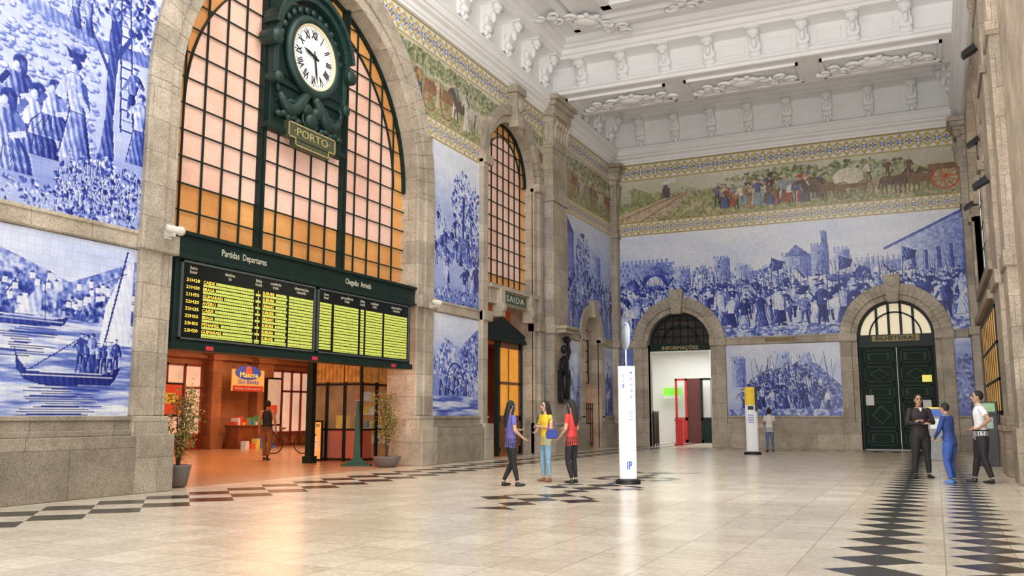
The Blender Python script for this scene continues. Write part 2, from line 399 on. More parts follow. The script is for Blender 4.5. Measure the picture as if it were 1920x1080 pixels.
b.box(XR,2.9,-8,a,0,15.6);b.box(XR,2.9,a,c,0,5.6);b.prism(archcut(a,c,8.4,15.6,m,r),'x',XR,2.9);b.box(XR,2.9,c,YF,0,15.6);b.obj("wall_right",M_STR,kind="structure")
M_WGL=mat("frosted_daylight_glass",(.75,.72,.65),.3,emis=.5,ecol=(1,.93,.82),var=.05)
M_OGL=mat("amber_glass",(.60,.28,.04),.3,emis=.5,ecol=(.9,.42,.06),var=.2)
gx=XR+.16
w=B();w.prism([(a,5.6),(c,5.6)]+arcpts((m,8.4),r,0,pi,24),'x',gx+.05,gx+.1,1)
for q in range(7):
    yy=a+(c-a)*q/6;top=8.4+math.sqrt(max(0,r*r-(yy-m)**2));w.box(gx+.02,gx+.06,yy-.02,yy+.02,5.6,top)
for q in range(8): w.box(gx+.03,gx+.06,a,c,5.6+q*.75,5.64+q*.75)
w.obj("window_4",[M_GREEN,M_WGL],kind="structure")
w=B();w.box(XR-.03,XR+.01,27.6,35.0,1.45,4.3,1)
for q in range(9): yy=27.6+7.4*q/8;w.box(XR-.05,XR,yy-.05,yy+.05,1.4,4.35)
for q in (1.4,2.3,3.3,4.3): w.box(XR-.05,XR,27.55,35.05,q,q+.08)
w.obj("window_6",[M_GREEN,M_OGL],kind="structure")
t=B();t.band((m,8.4),r,r+.5,0,pi,24,'x',XR-.10,2.3);t.band((m,8.4),r+.5,r+.7,0,pi,24,'x',XR-.05,2.3)
for e,sg in ((a,-1),(c,1)):
    t.box(XR-.10,2.3,min(e,e+sg*.5),max(e,e+sg*.5),5.6,8.4);t.box(XR-.18,2.3,min(e,e+sg*.6),max(e,e+sg*.6),8.2,8.5)
t.box(XR-.2,2.3,27.4,35.8,4.5,4.75);t.box(XR-.12,2.3,27.4,35.4,5.3,5.6);t.box(XR-.1,2.3,27.4,35.4,1.15,1.35);t.box(XR-.16,2.3,27.2,37,9.9+3,13.2)
t.obj("trim_30",M_STR,kind="structure",bevel=.02)
# ---------------------------------------------------------------- trims left wall
def course(segs,z0,z1,x1,name,m=M_STONE,lip=.03):
    b=B()
    for a,c in segs: b.box(XL,x1,a,c,z0,z1);b.box(XL,x1+lip,a,c,z1-.07,z1)
    b.obj(name,m,kind="structure",bevel=.012)
LS=[(-8,11.54),(22.1,25.0),(32.0,33.95),(36.65,38.1)]
course(LS,4.32,4.65,XL+.07,"trim_1")
b=B()
for a,c in [(-8,12.32),(21.28,25.58),(29.32,34.3),(36.3,38.5)]:
    b.box(XL,XL+.08,a,c,0,1.34);b.box(XL,XL+.26,a,c,0,1.0);b.box(XL,XL+.14,a,c,1.0,1.10);b.box(XL,XL+.12,a,c,1.26,1.34)
b.obj("trim_2",M_STONE2,kind="structure",bevel=.015)
b=B()
for sg in (-1,1):
    e=BC+sg*BR;f=BC+sg*(BR+.3);g=BC+sg*(BR+.80);e2=e-.015*sg
    b.box(XL-.05,XL+.05,min(e2,f),max(e2,f),1.34,BZ);b.box(XL-.05,XL+.12,min(f,g),max(f,g),1.34,BZ)
    b.box(XL-.3,XL+.2,min(e-.03*sg,g+.06*sg),max(e-.03*sg,g+.06*sg),4.32,4.68);b.box(XL-.3,XL+.16,min(e-.02*sg,g),max(e-.02*sg,g),1.0,1.34);b.box(XL-.85,XL+.30,min(e-.05*sg,g),max(e-.05*sg,g),0,1.02)
b.band((BC,BZ),BR,BR+.3,0,pi,40,'x',XL-.05,XL+.05);b.band((BC,BZ),BR+.3,BR+.8,0,pi,40,'x',XL-.05,XL+.12)
b.prism([(BC-.35,BZ+BR-.1),(BC+.35,BZ+BR-.1),(BC+.5,12.7),(BC-.5,12.7)],'x',XL,XL+.3)
b.obj("trim_3",M_STONE,kind="structure",bevel=.02)
b=B()
for sg in (-1,1):
    e=SC+sg*SR;g=SC+sg*(SR+.6);h=SC+sg*(SR+.25)
    b.box(XL-.05,XL+.06,min(e,h),max(e,h),0,SZ);b.box(XL-.05,XL+.18,min(h,g),max(h,g),0,SZ)
    b.box(XL-.2,XL+.24,min(e,g),max(e,g),4.32,4.65);b.box(XL-.1,XL+.26,min(e,g),max(e,g),SZ-.15,SZ+.15);b.box(XL-.1,XL+.28,min(e,g),max(e,g),0,1.1)
b.band((SC,SZ),SR,SR+.25,0,pi,28,'x',XL-.05,XL+.06);b.band((SC,SZ),SR+.25,SR+.6,0,pi,28,'x',XL-.05,XL+.18)
b.prism([(SC-.2,SZ+SR-.15),(SC+.2,SZ+SR-.15),(SC+.3,12.5),(SC-.3,12.5)],'x',XL,XL+.36);b.box(XL,XL+.44,SC-.4,SC+.4,12.5,12.75)
b.ell((XL+.38,SC,12.1),(.12,.2,.28));b.obj("trim_4",M_STONE,kind="structure",bevel=.02)
b=B()
for sg in (-1,1):
    e=DC+sg*DR;g=DC+sg*(DR+.45);b.box(XL-.05,XL+.12,min(e,g),max(e,g),0,DZ);b.box(XL-.1,XL+.18,min(e,g),max(e,g),DZ-.15,DZ+.08)
b.band((DC,DZ),DR,DR+.45,0,pi,20,'x',XL-.05,XL+.12);b.prism([(DC-.13,DZ+DR-.1),(DC+.13,DZ+DR-.1),(DC+.2,DZ+DR+.62),(DC-.2,DZ+DR+.62)],'x',XL,XL+.26)
b.obj("trim_5",M_STONE,kind="structure",bevel=.015)
def capital(b,x0,x1,y0,y1,z0,z1):
    H=z1-z0
    for f0,f1,e in ((0,.08,.05),(.08,.62,.03),(.62,.8,.14),(.8,.9,.24),(.9,1,.34)):
        b.box(x0-e,x1+e,y0-e,y1+e,z0+f0*H,z0+f1*H)
    n=max(2,int((y1-y0)/.28))
    for k in range(n):
        yy=y0+(y1-y0)*(k+.5)/n
        for xx,sg in ((x1,1),(x0,-1)):
            b.ell((xx+sg*.05,yy,z0+.28*H),(.09,.11,.2*H),8,6);b.ell((xx+sg*.12,yy,z0+.45*H),(.09,.08,.07*H),8,6)
    for yy in (y0-.05,y1+.05):
        for xx in (x0,x1):
            b.lathe([(.05,-.1),(.16,-.1),(.16,.1),(.05,.1)],(xx,yy,z0+.66*H),12,0,'x')
    m=max(1,int((x1-x0)/.28))
    for k in range(m):
        xx=x0+(x1-x0)*(k+.5)/m
        for yy,sg in ((y0,-1),(y1,1)): b.ell((xx,yy+sg*.05,z0+.28*H),(.11,.09,.2*H),8,6)
def pilaster(name,x0,x1,y0,y1,zc0=11.3,zc1=13.35,m=M_STONE):
    b=B();b.box(x0,x1,y0,y1,0,zc0);b.box(x0-.1,x1+.1,y0-.1,y1+.1,0,1.1);b.box(x0-.14,x1+.14,y0-.14,y1+.14,1.0,1.12);b.box(x0-.06,x1+.06,y0-.06,y1+.06,1.12,1.34)
    b.box(x0-.08,x1+.08,y0-.08,y1+.08,4.32,4.65);b.box(x0-.06,x1+.06,y0-.06,y1+.06,9.3,9.5);b.box(x0-.05,x1+.05,y0-.05,y1+.05,zc0-.12,zc0)
    capital(b,x0,x1,y0,y1,zc0,zc1);return b.obj(name,m,kind="structure",bevel=.015)
pilaster("trim_6",-13.0,-12.5,30.3,31.75,11.5)
pilaster("trim_7",-13.0,-12.6,38.05,38.7,10.9,12.7)
pilaster("trim_8",1.38,1.8,37.4,38.7,10.9,12.7)
pilaster("trim_9",1.47,1.8,22.9,24.7,m=M_STR)
b=B()
for y0,y1,x in ((21.9,22.6,1.55),(20.3,21.4,1.46),(25.2,25.7,1.58),(26.2,26.7,1.60)):
    b.box(x,1.8,y0,y1,0,13.0);b.box(x-.05,1.8,y0-.05,y1+.05,4.32,4.65);b.box(x-.05,1.8,y0-.05,y1+.05,9.2,9.5);b.box(x-.06,1.8,y0-.06,y1+.06,0,1.1)
b.obj("trim_18",M_STR,kind="structure",bevel=.015)
# ---------------------------------------------------------------- trims far wall
b=B()
for (cx,r,zs) in (FA,FB):
    for sg in (-1,1):
        e=cx+sg*r;g=cx+sg*(r+.66);h=cx+sg*(r+.22)
        b.box(min(e,h),max(e,h),YF-.06,YF+.3,0,zs);b.box(min(h,g),max(h,g),YF-.15,YF,0,zs);b.box(min(e,g+.05*sg),max(e,g+.05*sg),YF-.22,YF+.1,4.3,4.62)
        b.box(min(e,g),max(e,g),YF-.22,YF,0,1.1)
    b.band((cx,zs),r,r+.22,0,pi,28,'y',YF-.06,YF+.3);b.band((cx,zs),r+.22,r+.66,0,pi,28,'y',YF-.15,YF)
    b.prism([(cx-.2,zs+r-.1),(cx+.2,zs+r-.1),(cx+.32,zs+r+.98),(cx-.32,zs+r+.98)],'y',YF-.36,YF)
    b.lathe([(.08,-.40),(.2,-.40),(.22,-.34),(.2,0)],(cx,YF,zs+r+.7),16,0,'y')
b.obj("trim_10",M_STONE,kind="structure",bevel=.015)
b=B()
for a,c in ((-12.9,-12.04),(-7.96,-3.35),(.79,1.65)):
    b.box(a,c,YF-.07,YF,4.32,4.65);b.box(a,c,YF-.1,YF,4.58,4.65)
    b.box(a,c,YF-.08,YF,0,1.34);b.box(a,c,YF-.2,YF,0,1.0);b.box(a,c,YF-.12,YF,1.26,1.34)
b.box(-6.3,-5.1,YF-.09,YF,4.4,4.56,1)
b.obj("trim_11",[M_STONE,M_BRONZE],kind="structure",bevel=.01)
# ---------------------------------------------------------------- ceiling
b=B();b.box(-13.8,2.9,-8,39.1,15.3,15.6)
b.obj("ceiling",M_WHITE,kind="structure")
pr=[(0,12.72),(.12,12.72),(.12,12.80),(.18,12.82),(.22,12.92),(.34,12.98),(.34,13.06),(.42,13.08),(.42,13.30),(.48,13.32),(.48,13.42),(.32,13.46),(.22,13.54),(.22,14.62),(.85,14.66),(.85,14.76),(.95,14.8),(1.0,14.95),(1.12,14.98),(1.12,15.06),(1.25,15.1),(1.25,15.3),(0,15.3)]
b=B()
b.prism([(XL+o,z) for o,z in pr],'y',-8,YF);b.prism([(XR-o,z) for o,z in pr],'y',-8,YF)
b.obj("trim_12",M_WHITE,kind="structure")
b=B();b.prism([(YF-o,z) for o,z in pr],'x',XL,XR);b.obj("trim_13",M_WHITE,kind="structure")
b=B()
B0,B1=30.5,33.1
half=[(0,13.42),(-.06,13.44),(-.06,13.56),(0,13.6),(.08,13.66),(.12,13.8),(.3,13.84),(.3,14.62),(-.45,14.66),(-.45,14.76),(-.55,14.8),(-.6,14.95),(-.75,14.98),(-.75,15.06),(-.9,15.1),(-.9,15.3)]
b.prism([(B0+o,z) for o,z in half]+[(B1-o,z) for o,z in reversed(half)],'x',XL,XR)
for x0,x1 in ((-12.2,-8.3),(-7.6,-3.6),(-2.9,.9)):
    for q in (0,.16):
        a0,a1,c0,c1=x0+q,x1-q,B0+.4+q,B1-.4-q
        z=13.32 if q==0 else 13.37
        b.box(a0,a1,c0,c0+.09,z,13.44);b.box(a0,a1,c1-.09,c1,z,13.44);b.box(a0,a0+.09,c0,c1,z,13.44);b.box(a1-.09,a1,c0,c1,z,13.44)
b.obj("trim_14",M_WHITE,kind="structure")
b=B()
def frame(b,x0,x1,y0,y1,w,z0,z1):
    b.box(x0,x1,y0,y0+w,z0,z1);b.box(x0,x1,y1-w,y1,z0,z1);b.box(x0,x0+w,y0,y1,z0,z1);b.box(x1-w,x1,y0,y1,z0,z1)
for (x0,x1,y0,y1) in ((-11.0,-.2,17.2,28.9),(-11.0,-.2,3,15.5)):
    frame(b,x0,x1,y0,y1,.26,15.06,15.31);frame(b,x0+.36,x1-.36,y0+.36,y1-.36,.12,15.16,15.31)
    frame(b,x0+1.6,x1-1.6,y0+1.6,y1-1.6,.36,14.9,15.31);frame(b,x0+2.05,x1-2.05,y0+2.05,y1-2.05,.14,15.05,15.31)
frame(b,-11.2,0,34.6,36.6,.14,15.15,15.31)
b.obj("trim_15",M_WHITE,kind="structure",bevel=.02)
b=B()
side=[(0,0),(.62,0),(.66,-.10),(.60,-.20),(.47,-.24),(.36,-.34),(.27,-.50),(.26,-.66),(.30,-.78),(.24,-.90),(.12,-.95),(0,-.95)]
b.prism(side,'x',-.15,.15);b.box(-.24,.24,0,.72,-.0,.06)
for z,o,r in ((-.10,.58,.13),(-.78,.24,.11)): b.lathe([(.03,-.2),(r,-.19),(r,.19),(.03,.2)],(0,o-.02,z-.02),12,0,'x')
b.ell((0,.40,-.42),(.1,.1,.2),8,6);b.ell((0,.55,-.26),(.12,.09,.08),8,6)
for sg in (-1,1): b.ell((sg*.17,.2,-.5),(.05,.1,.16),8,6);b.ell((sg*.12,.18,-.98),(.06,.07,.09),8,6)
b.ell((0,.16,-1.06),(.09,.08,.12),8,6)
BM=b.mesh("ceiling_bracket",M_WHITE)
def bracket(x,y,z,rot,g): mk("ceiling_bracket",BM,None,(x,y,z),rot,"white plaster scrolled acanthus bracket under the ceiling cornice","bracket",g)
for k in range(8):
    bracket(-11.4+k*1.61,B0+.3,14.62,pi,"brackets along the ceiling beam")
    bracket(-11.4+k*1.61,YF-.22,14.62,pi,"brackets above the end wall")
for k in range(12): bracket(XL+.22,29.6-k*1.6,14.62,-pi/2,"brackets along the side cornice")
for k in range(3): bracket(XL+.22,34.0+k*1.6,14.62,-pi/2,"brackets along the side cornice")
for k in range(3): bracket(XR-.22,34.0+k*1.6,14.62,pi/2,"brackets along the side cornice")
b=B()
for k in range(7):
    x0=-11.4+k*1.61+.42
    for yy in (B0+.26,YF-.27):
        b.box(x0,x0+.8,yy,yy+.05,13.98,14.4)
b.obj("trim_16",M_WHITE,kind="structure",bevel=.015)
def ornament(n=1.0,seed=1):
    r=random.Random(seed);b=B()
    b.ell((0,0,-.05),(.42*n,.3*n,.15),16,8)
    b.tube([(.5*n*math.cos(a*pi/10),.36*n*math.sin(a*pi/10),-.05) for a in range(21)],.06*n,8)
    for sg in (-1,1):
        for k in range(4):
            cx=sg*(.62+.27*k)*n;cy=(.18 if k%2 else -.16)*n;pts=[]
            for q in range(15):
                a=q*.5*sg+k;rr=(.22-.012*q)*n;pts.append((cx+rr*math.cos(a),cy+rr*math.sin(a),-.08))
            b.tube(pts,[.065*n*(1-q/22) for q in range(15)],6)
            b.ell((cx,cy+.12*n,-.05),(.13*n,.06*n,.08),8,6,rot=Matrix.Rotation(r.uniform(-1,1),3,'Z'))
    for k in range(6):
        a=k*pi/3;b.ell((.3*n*math.cos(a),.45*n*math.sin(a),-.04),(.1*n,.16*n,.08),8,6,rot=Matrix.Rotation(a+pi/2,3,'Z'))
    return b.mesh("ceiling_ornament",M_WHITE)
OM=ornament(1.15)
for (x,y,z,r) in ((-9.9,31.8,13.36,0),(-5.6,31.8,13.36,0),(-1.2,31.8,13.36,0),(-10.3,28.1,15.08,.75),(-5.6,28.1,15.08,0),(-1.0,28.1,15.08,-.75),(-10.2,22.5,15.08,pi/2)):
    o=mk("ceiling_ornament",OM,None,(x,y,z),r,"white plaster scrollwork cartouche on the ceiling","ceiling ornament","plaster cartouches")
# ================================================================= MURALS
def bg(c,top,bot,seed,amp=.25,an=2.5):
    g=fbm(c.ny,c.nx,.9/c.res,5,seed,an);t=(c.ys/c.h)[:,None]
    for i in range(c.ch):
        tv=top[i] if c.ch==3 else top;bv=bot[i] if c.ch==3 else bot
        base=bv*(1-t)+tv*t
        c.img[...,i]=base+amp*g if c.ch==1 else base*(1+amp*g)
def ground(c,z,v,seed,amp=.5):
    k=int(z/c.res);c.img[:k]=v+amp*c.n[:k][...,None]+amp*c.n2[:k][...,None]
def bigkeep(y,z): return ~((np.abs(y-BC)<BR+.4)&(z<BZ)) & ~(((y-BC)**2+(z-BZ)**2)<(BR+.4)**2)
def skeep(y,z): return ~((np.abs(y-SC)<SR+.3)&(z<SZ)) & ~(((y-SC)**2+(z-SZ)**2)<(SR+.3)**2)
def dkeep(y,z): return ~((np.abs(y-DC)<DR+.2)&(z<DZ)) & ~(((y-DC)**2+(z-DZ)**2)<(DR+.2)**2)
XM=XL+.02
c=Cv(7.4,4.75,.018,1,3,.5);bg(c,.08,.26,11,.3);o=5.0
for _ in range(620):
    x=R.uniform(2.5,5.5);y=R.uniform(1.4,3.9)-(x-2.5)*.12;a_,b_=R.uniform(.04,.10),R.uniform(.025,.055)
    c.ell(x+.012,y-.014,a_,b_,.46,0,0,.2);c.ell(x,y,a_*.85,b_*.8,R.uniform(.10,.28),0,.12)
c.poly([(2.5,3.75),(5.5,3.25),(7.4,3.4),(7.4,3.15),(5.5,3.0),(2.5,3.5)],.36)
c.poly([(5.55,.8),(5.95,.8),(5.85,1.9),(5.88,3.2),(6.0,4.75),(5.70,4.75),(5.66,3.0),(5.68,1.9)],.6,.22)
c.line(5.82,3.0,6.4,3.9,.12,.62,.05);c.line(5.78,2.6,5.2,3.5,.09,.62,.04);c.line(5.8,3.4,5.5,4.3,.07,.62,.03)
foliage(c,5.85,4.25,.95,.6,190,(.22,.4,.6,.15,.75),.09);foliage(c,6.45,3.7,.35,.4,70,(.3,.5,.7),.07);foliage(c,5.2,3.6,.3,.3,45,(.3,.5),.06)
c.line(6.02,1.7,5.86,4.3,.04,.65);c.line(6.30,1.7,6.06,4.3,.04,.65)
for k in range(13):
    t=k/13;c.line(6.02-.16*t,1.75+2.5*t,6.30-.24*t,1.75+2.5*t,.03,.62)
fig(c,6.22,2.0,1.0,.45,.6,.2,.7,False);fig(c,6.42,1.2,1.35,.25,.5,.2,.65,True)
for x,y,h in ((4.95,3.25,.75),(5.22,3.2,.7)): fig(c,x,y,h,.3,.5,.2,.6,True)
def seated(x,y,h,v1,v2):
    P=[(x-h*.42,y),(x+h*.40,y),(x+h*.34,y+h*.22),(x+h*.18,y+h*.42),(x-h*.16,y+h*.42),(x-h*.36,y+h*.2)]
    c.poly(P,min(1,v2+.3),.1);c.poly([(x+(q[0]-x)*.9-.02,y+(q[1]-y)*.93) for q in P],v2,.26,.6,fold=5)
    for q in range(5): c.line(x-h*.1+q*h*.05,y+h*.36,x-h*.32+q*h*.15,y+h*.03,.014,min(1,v2+.35))
    c.poly([(x-h*.18,y+h*.38),(x+h*.18,y+h*.38),(x+h*.15,y+h*.72),(x-h*.15,y+h*.72)],v1,.25)
    c.line(x+h*.13,y+h*.68,x+h*.27,y+h*.48,h*.09,v1+.1);c.line(x+h*.27,y+h*.48,x+h*.06,y+h*.40,h*.07,.15)
    c.line(x-h*.13,y+h*.68,x-h*.25,y+h*.5,h*.09,v1+.25)
    c.ell(x,y+h*.82,h*.09,h*.11,.15,0,.25);c.ell(x+h*.02,y+h*.87,h*.11,h*.10,.7,0,.1);c.ell(x-h*.03,y+h*.80,h*.05,h*.07,.12,0,.2);c.poly([(x+h*.02,y+h*.9),(x+h*.13,y+h*.86),(x+h*.12,y+h*.66),(x+h*.04,y+h*.7)],.6)
seated(3.5,.9,1.3,.3,.5);seated(4.0,1.25,1.2,.5,.25);seated(4.35,.85,1.25,.2,.5);seated(3.85,.5,1.35,.35,.3);seated(4.65,1.2,1.05,.25,.45)
fig(c,5.12,.95,1.75,.22,.36,.15,.7,True,True)
foliage(c,5.75,.5,1.0,.68,520,(.15,.35,.6,.8,.25,.5),.05);foliage(c,4.5,.15,1.6,.28,280,(.3,.5,.7,.2),.045)
for _ in range(110): x=R.uniform(4.8,6.5);y=R.uniform(0,.9);c.line(x,y,x+R.uniform(-.1,.1),y+R.uniform(.15,.35),.012,.75)
foliage(c,1.5,1.0,1.6,1.2,300,(.3,.5,.7),.12)
panel(c,"tile_mural",'x',XM,o,4.65,"blue and white tile mural of village women, tree and ladder",keep=lambda y,z:bigkeep(y,z)&(y<11.95+np.maximum(0,z-7)*.4))
c=Cv(6.56,2.96,.018,1,8,.5);bg(c,.08,.18,21,.3,3)
c.poly([(0,2.0),(1.5,2.5),(3.2,2.25),(3.9,2.6),(4.6,2.4),(5.2,2.2),(6.56,2.75),(6.56,1.7),(0,1.5)],.28,.05,1.2)
c.poly([(3.2,1.7),(4.2,2.35),(4.7,2.0),(5.4,1.8),(6.56,2.25),(6.56,1.55),(3.2,1.5)],.42,.08,1.8)
foliage(c,5.9,1.8,.9,.25,120,(.3,.5,.65),.06);foliage(c,3.6,1.75,.6,.2,80,(.3,.5,.65),.06)
for _ in range(50): x=R.uniform(3.4,6.5);z_=1.75+R.random()*.45;c.rect(x,x+.09,z_,z_+.1,.08,amp=.2,shade=.02);c.poly([(x-.01,z_+.1),(x+.10,z_+.1),(x+.045,z_+.15)],.55)
k=int(1.6/c.res);wv=fbm(c.ny,c.nx,.07/c.res,3,5,9);w2=fbm(c.ny,c.nx,.5/c.res,3,6,3);c.img[:k,:,0]=(.23+.85*wv+.5*w2)[:k]
def boat(x,y,L,h,v):
    for k in range(16): q=R.uniform(.1,.45);c.line(x-L*q,y-.03-.032*k,x+L*R.uniform(.0,.4),y-.03-.032*k,.018,.6)
    c.poly([(x-L*.5,y+h*1.35),(x-L*.46,y+h*.85),(x-L*.40,y+h*.55),(x-L*.25,y+h*.4),(x+L*.3,y+h*.4),(x+L*.5,y+h*.75),(x+L*.45,y+h*.25),(x+L*.40,y),(x-L*.25,y-.03),(x-L*.40,y+h*.12),(x-L*.47,y+h*.5)],v,.12,.3)
    c.line(x-L*.38,y+h*.47,x+L*.42,y+h*.55,.02,.2);c.line(x-L*.42,y+h*.3,x+L*.42,y+h*.3,.014,.3)
c.poly([(5.85,1.2),(6.5,1.25),(6.5,2.85),(6.25,2.5),(5.95,1.9)],.06,.05,.2);c.line(5.9,.95,6.35,2.9,.04,.7);c.line(5.55,2.1,6.35,2.5,.02,.6)
boat(4.5,1.45,1.5,.24,.65);boat(3.3,1.6,1.2,.2,.5);c.line(3.9,1.6,4.3,2.25,.022,.6);c.line(4.8,1.55,4.75,2.2,.022,.6);c.poly([(4.25,1.6),(4.7,1.6),(4.72,2.15)],.12)
boat(5.32,.52,2.05,.44,.78)
for x in (5.5,5.62,5.74,5.86,5.98,6.1,6.22): fig(c,x,.72,R.uniform(.5,.75),R.choice((.3,.6)),.65,.2,.75)
c.line(4.6,.75,5.5,1.3,.022,.65);boat(1.6,.8,2.2,.3,.6)
panel(c,"tile_mural",'x',XM,5.0,1.34,"blue and white tile mural of sailing boats on a river")
c=Cv(3.2,4.75,.02,1,13);bg(c,.07,.36,31,.35)
foliage(c,1.9,3.2,.7,1.0,260,(.2,.4,.6,.14),.085);c.poly([(1.85,1.6),(2.0,1.6),(2.05,3.4),(1.9,3.4)],.65)
foliage(c,2.7,2.6,.4,1.3,160,(.3,.45,.65),.08);c.poly([(0,1.6),(1.0,2.2),(3.2,2.0),(3.2,1.4),(0,1.2)],.4,.08,1)
for i_ in range(30):
    q=i_/30;fig(c,R.uniform(.2,3.0),2.3-2.2*q,.55+.5*q,R.choice((.15,.45,.7)),R.choice((.25,.65)),.2,.7)
foliage(c,1.5,.15,1.6,.3,200,(.25,.5,.7),.055)
panel(c,"tile_mural",'x',XM,22.0,4.65,"tall blue and white tile mural with trees and villagers",keep=lambda y,z:bigkeep(y,z)&skeep(y,z))
c=Cv(2.9,2.96,.02,1,14);bg(c,.1,.35,33,.35)
c.poly([(0,1.5),(.8,2.3),(1.6,2.0),(2.9,2.7),(2.9,1.2),(0,1.2)],.34,.1,1.5);tower(c,1.2,1.8,1.5,2.0,.25);wheel(c,1.4,1.1,.45,.7)
foliage(c,2.2,1.0,.7,.9,220,(.3,.55,.75,.2),.07)
for _ in range(8): fig(c,R.uniform(.2,2.6),R.uniform(.1,.7),.8,.45,.7,.2,.75)
c.img[:30,:,0]=(.3+.9*wv[:30,:c.nx]);panel(c,"tile_mural",'x',XM,22.1,1.34,"blue and white tile mural of a watermill")
c=Cv(6.4,4.75,.03,1,15);bg(c,.12,.45,41,.4);tower(c,.2,1.6,2.0,4.0,.4);tower(c,3.8,4.8,2.3,3.5,.35);c.poly([(.1,4.0),(.9,4.6),(1.7,4.0)],.6)
foliage(c,2.6,3.2,.8,1.0,150,(.4,.6,.75,.25),.13)
for i_ in range(90):
    q=i_/90;fig(c,R.uniform(.2,6.2),2.2-2.1*q,.7+.6*q,R.choice((.2,.5,.8)),R.choice((.4,.7,.25)),.25,.75)
panel(c,"tile_mural",'x',XM,31.8,4.65,"blue and white tile mural of knights and a crowded town",keep=dkeep)
for u0,w,sd in ((31.8,2.2,51),(36.6,1.5,52)):
    c=Cv(w,2.96,.03,1,sd);bg(c,.15,.5,sd,.5)
    for _ in range(14): fig(c,R.uniform(.2,w-.2),R.uniform(.1,1.4),.95,R.choice((.2,.5,.8)),R.choice((.4,.7)),.3,.75)
    panel(c,"tile_mural",'x',XM,u0,1.34,"small blue and white tile panel beside the side door",keep=dkeep)
c=Cv(.5,4.75,.03,1,61);bg(c,.2,.6,61,.7);panel(c,"tile_mural",'x',XM,29.8,4.65,"narrow strip of blue tile between arch and pilaster")
c=Cv(.5,2.96,.03,1,62);bg(c,.2,.6,62,.7);panel(c,"tile_mural",'x',XM,29.8,1.34,"narrow strip of blue tile between arch and pilaster")
def fkeep(x,z):
    k=np.ones(x.shape,bool)
    for (cx,r,zs) in (FA,FB): k&=~((np.abs(x-cx)<r+.4)&(z<zs))&~(((x-cx)**2+(z-zs)**2)<(r+.4)**2)
    return k
c=Cv(14.5,4.75,.022,1,17);bg(c,.02,.16,71,.2,3)
tower(c,3.6,6.4,2.2,2.8,.22,.16);tower(c,4.55,5.25,2.4,3.45,.30,.14);tower(c,5.4,6.0,2.5,3.1,.22)
tower(c,7.4,8.6,2.3,3.35,.28,.16);tower(c,8.6,9.3,2.3,3.7,.33,.12);tower(c,9.0,9.25,3.5,4.25,.40,.1);tower(c,9.5,10.1,2.3,3.45,.27,.15)
tower(c,9.3,12.0,2.2,2.9,.2,.2);c.poly([(7.5,3.3),(8.0,3.8),(8.6,3.3)],.42)
foliage(c,7.0,2.7,.6,.35,70,(.2,.35,.45),.1);foliage(c,4.0,2.8,.5,.3,50,(.2,.35),.1)
tower(c,0,2.7,1.4,3.45,.30,.2,False);tower(c,2.7,3.5,1.4,3.1,.26,.16)
for k in range(13):
    for j in range(10): c.rect(.05+k*.21+(j%2)*.1,.2+k*.21+(j%2)*.1,1.5+j*.2,1.66+j*.2,.24+.17*R.random(),shade=0,amp=.3)
c.ell(1.9,2.35,.62,.72,.6,0,0,.2);c.ell(1.9,2.25,.45,.6,.08,0,0,.2);c.poly([(1.2,2.9),(2.6,2.9),(1.9,3.35)],.42)
c.poly([(11.6,3.4),(14.4,4.7),(14.5,4.3),(14.5,2.0),(12.0,2.0),(12.0,3.3)],.25,.10,.4,fold=0);c.line(11.4,3.35,14.4,4.72,.10,.5)
for k in range(5): c.rect(12.4+k*.45,12.55+k*.45,2.4,3.1+.1*k,.5,amp=.3)
RR=random.Random(4)
for row in range(7):
    bz=1.75-row*.24;h=.75+.15*row
    n=int(44-3*row)
    for k in range(n):
        x=14.5*(k+RR.random())/n
        fig(c,x,bz+RR.uniform(-.08,.08),h*RR.uniform(.85,1.12),RR.choice((.08,.35,.6,.75,.2)),RR.choice((.2,.5,.75)),.15,.7,r=RR)
    if row in (1,3,4,5):
        for q in range(6): horse(c,RR.uniform(.5,14),bz-.05,1.3,RR.choice((.25,.55,.75,.06)),RR.choice((-1,1)),.8)
    for q in range(26):
        x=RR.uniform(0,14.5);c.line(x,bz+.5,x+RR.uniform(-.25,.25),bz+h+RR.uniform(.4,.9),.022,.55)
for x,y in ((12.0,3.1),(6.9,3.0),(9.6,2.9)): c.line(x,1.6,x+.1,y+.3,.04,.65);c.poly([(x+.1,y+.3),(x+.6,y+.1),(x+.5,y-.2),(x+.1,y-.3)],.7,.2,1)
ground(c,.42,.28,3,.8)
for _ in range(300): c.ell(RR.uniform(0,14.5),RR.uniform(0,.55),RR.uniform(.05,.16),RR.uniform(.02,.05),RR.choice((.08,.45,.6)),0,.3)
panel(c,"tile_mural",'y',YF-.02,XL,4.65,"blue and white tile mural of procession before walled city",keep=fkeep)
c=Cv(4.6,2.96,.022,1,19);bg(c,.06,.28,81,.3);tower(c,.2,.8,1.2,2.4,.3);tower(c,1.8,2.6,1.9,2.6,.18)
c.poly([(1.2,1.0),(3.0,2.3),(3.7,2.1),(4.6,1.2),(4.6,0),(.6,0)],.4,.1,1.3)
for k in range(95):
    q=k/95;x=2.5+RR.uniform(-2.1,2.0)*(.5+.5*q);fig(c,x,1.7-1.55*q-abs(x-2.7)*.25*(1-q),.55+.4*q,RR.choice((.1,.45,.8)),RR.choice((.35,.7)),.2,.75,r=RR)
for _ in range(30): x=RR.uniform(.8,4.3);c.line(x,.9,x+RR.uniform(-.5,.5),2.0+RR.random()*.6,.022,.65)
c.line(.9,.4,1.5,2.1,.03,.65);c.line(1.1,.4,1.7,2.1,.03,.65);c.poly([(2.9,2.3),(3.4,2.6),(3.5,2.2),(3.0,2.05)],.25,.1)
ground(c,.3,.34,3,.8);panel(c,"tile_mural",'y',YF-.02,-7.95,1.34,"blue and white tile mural of soldiers storming a fortress")
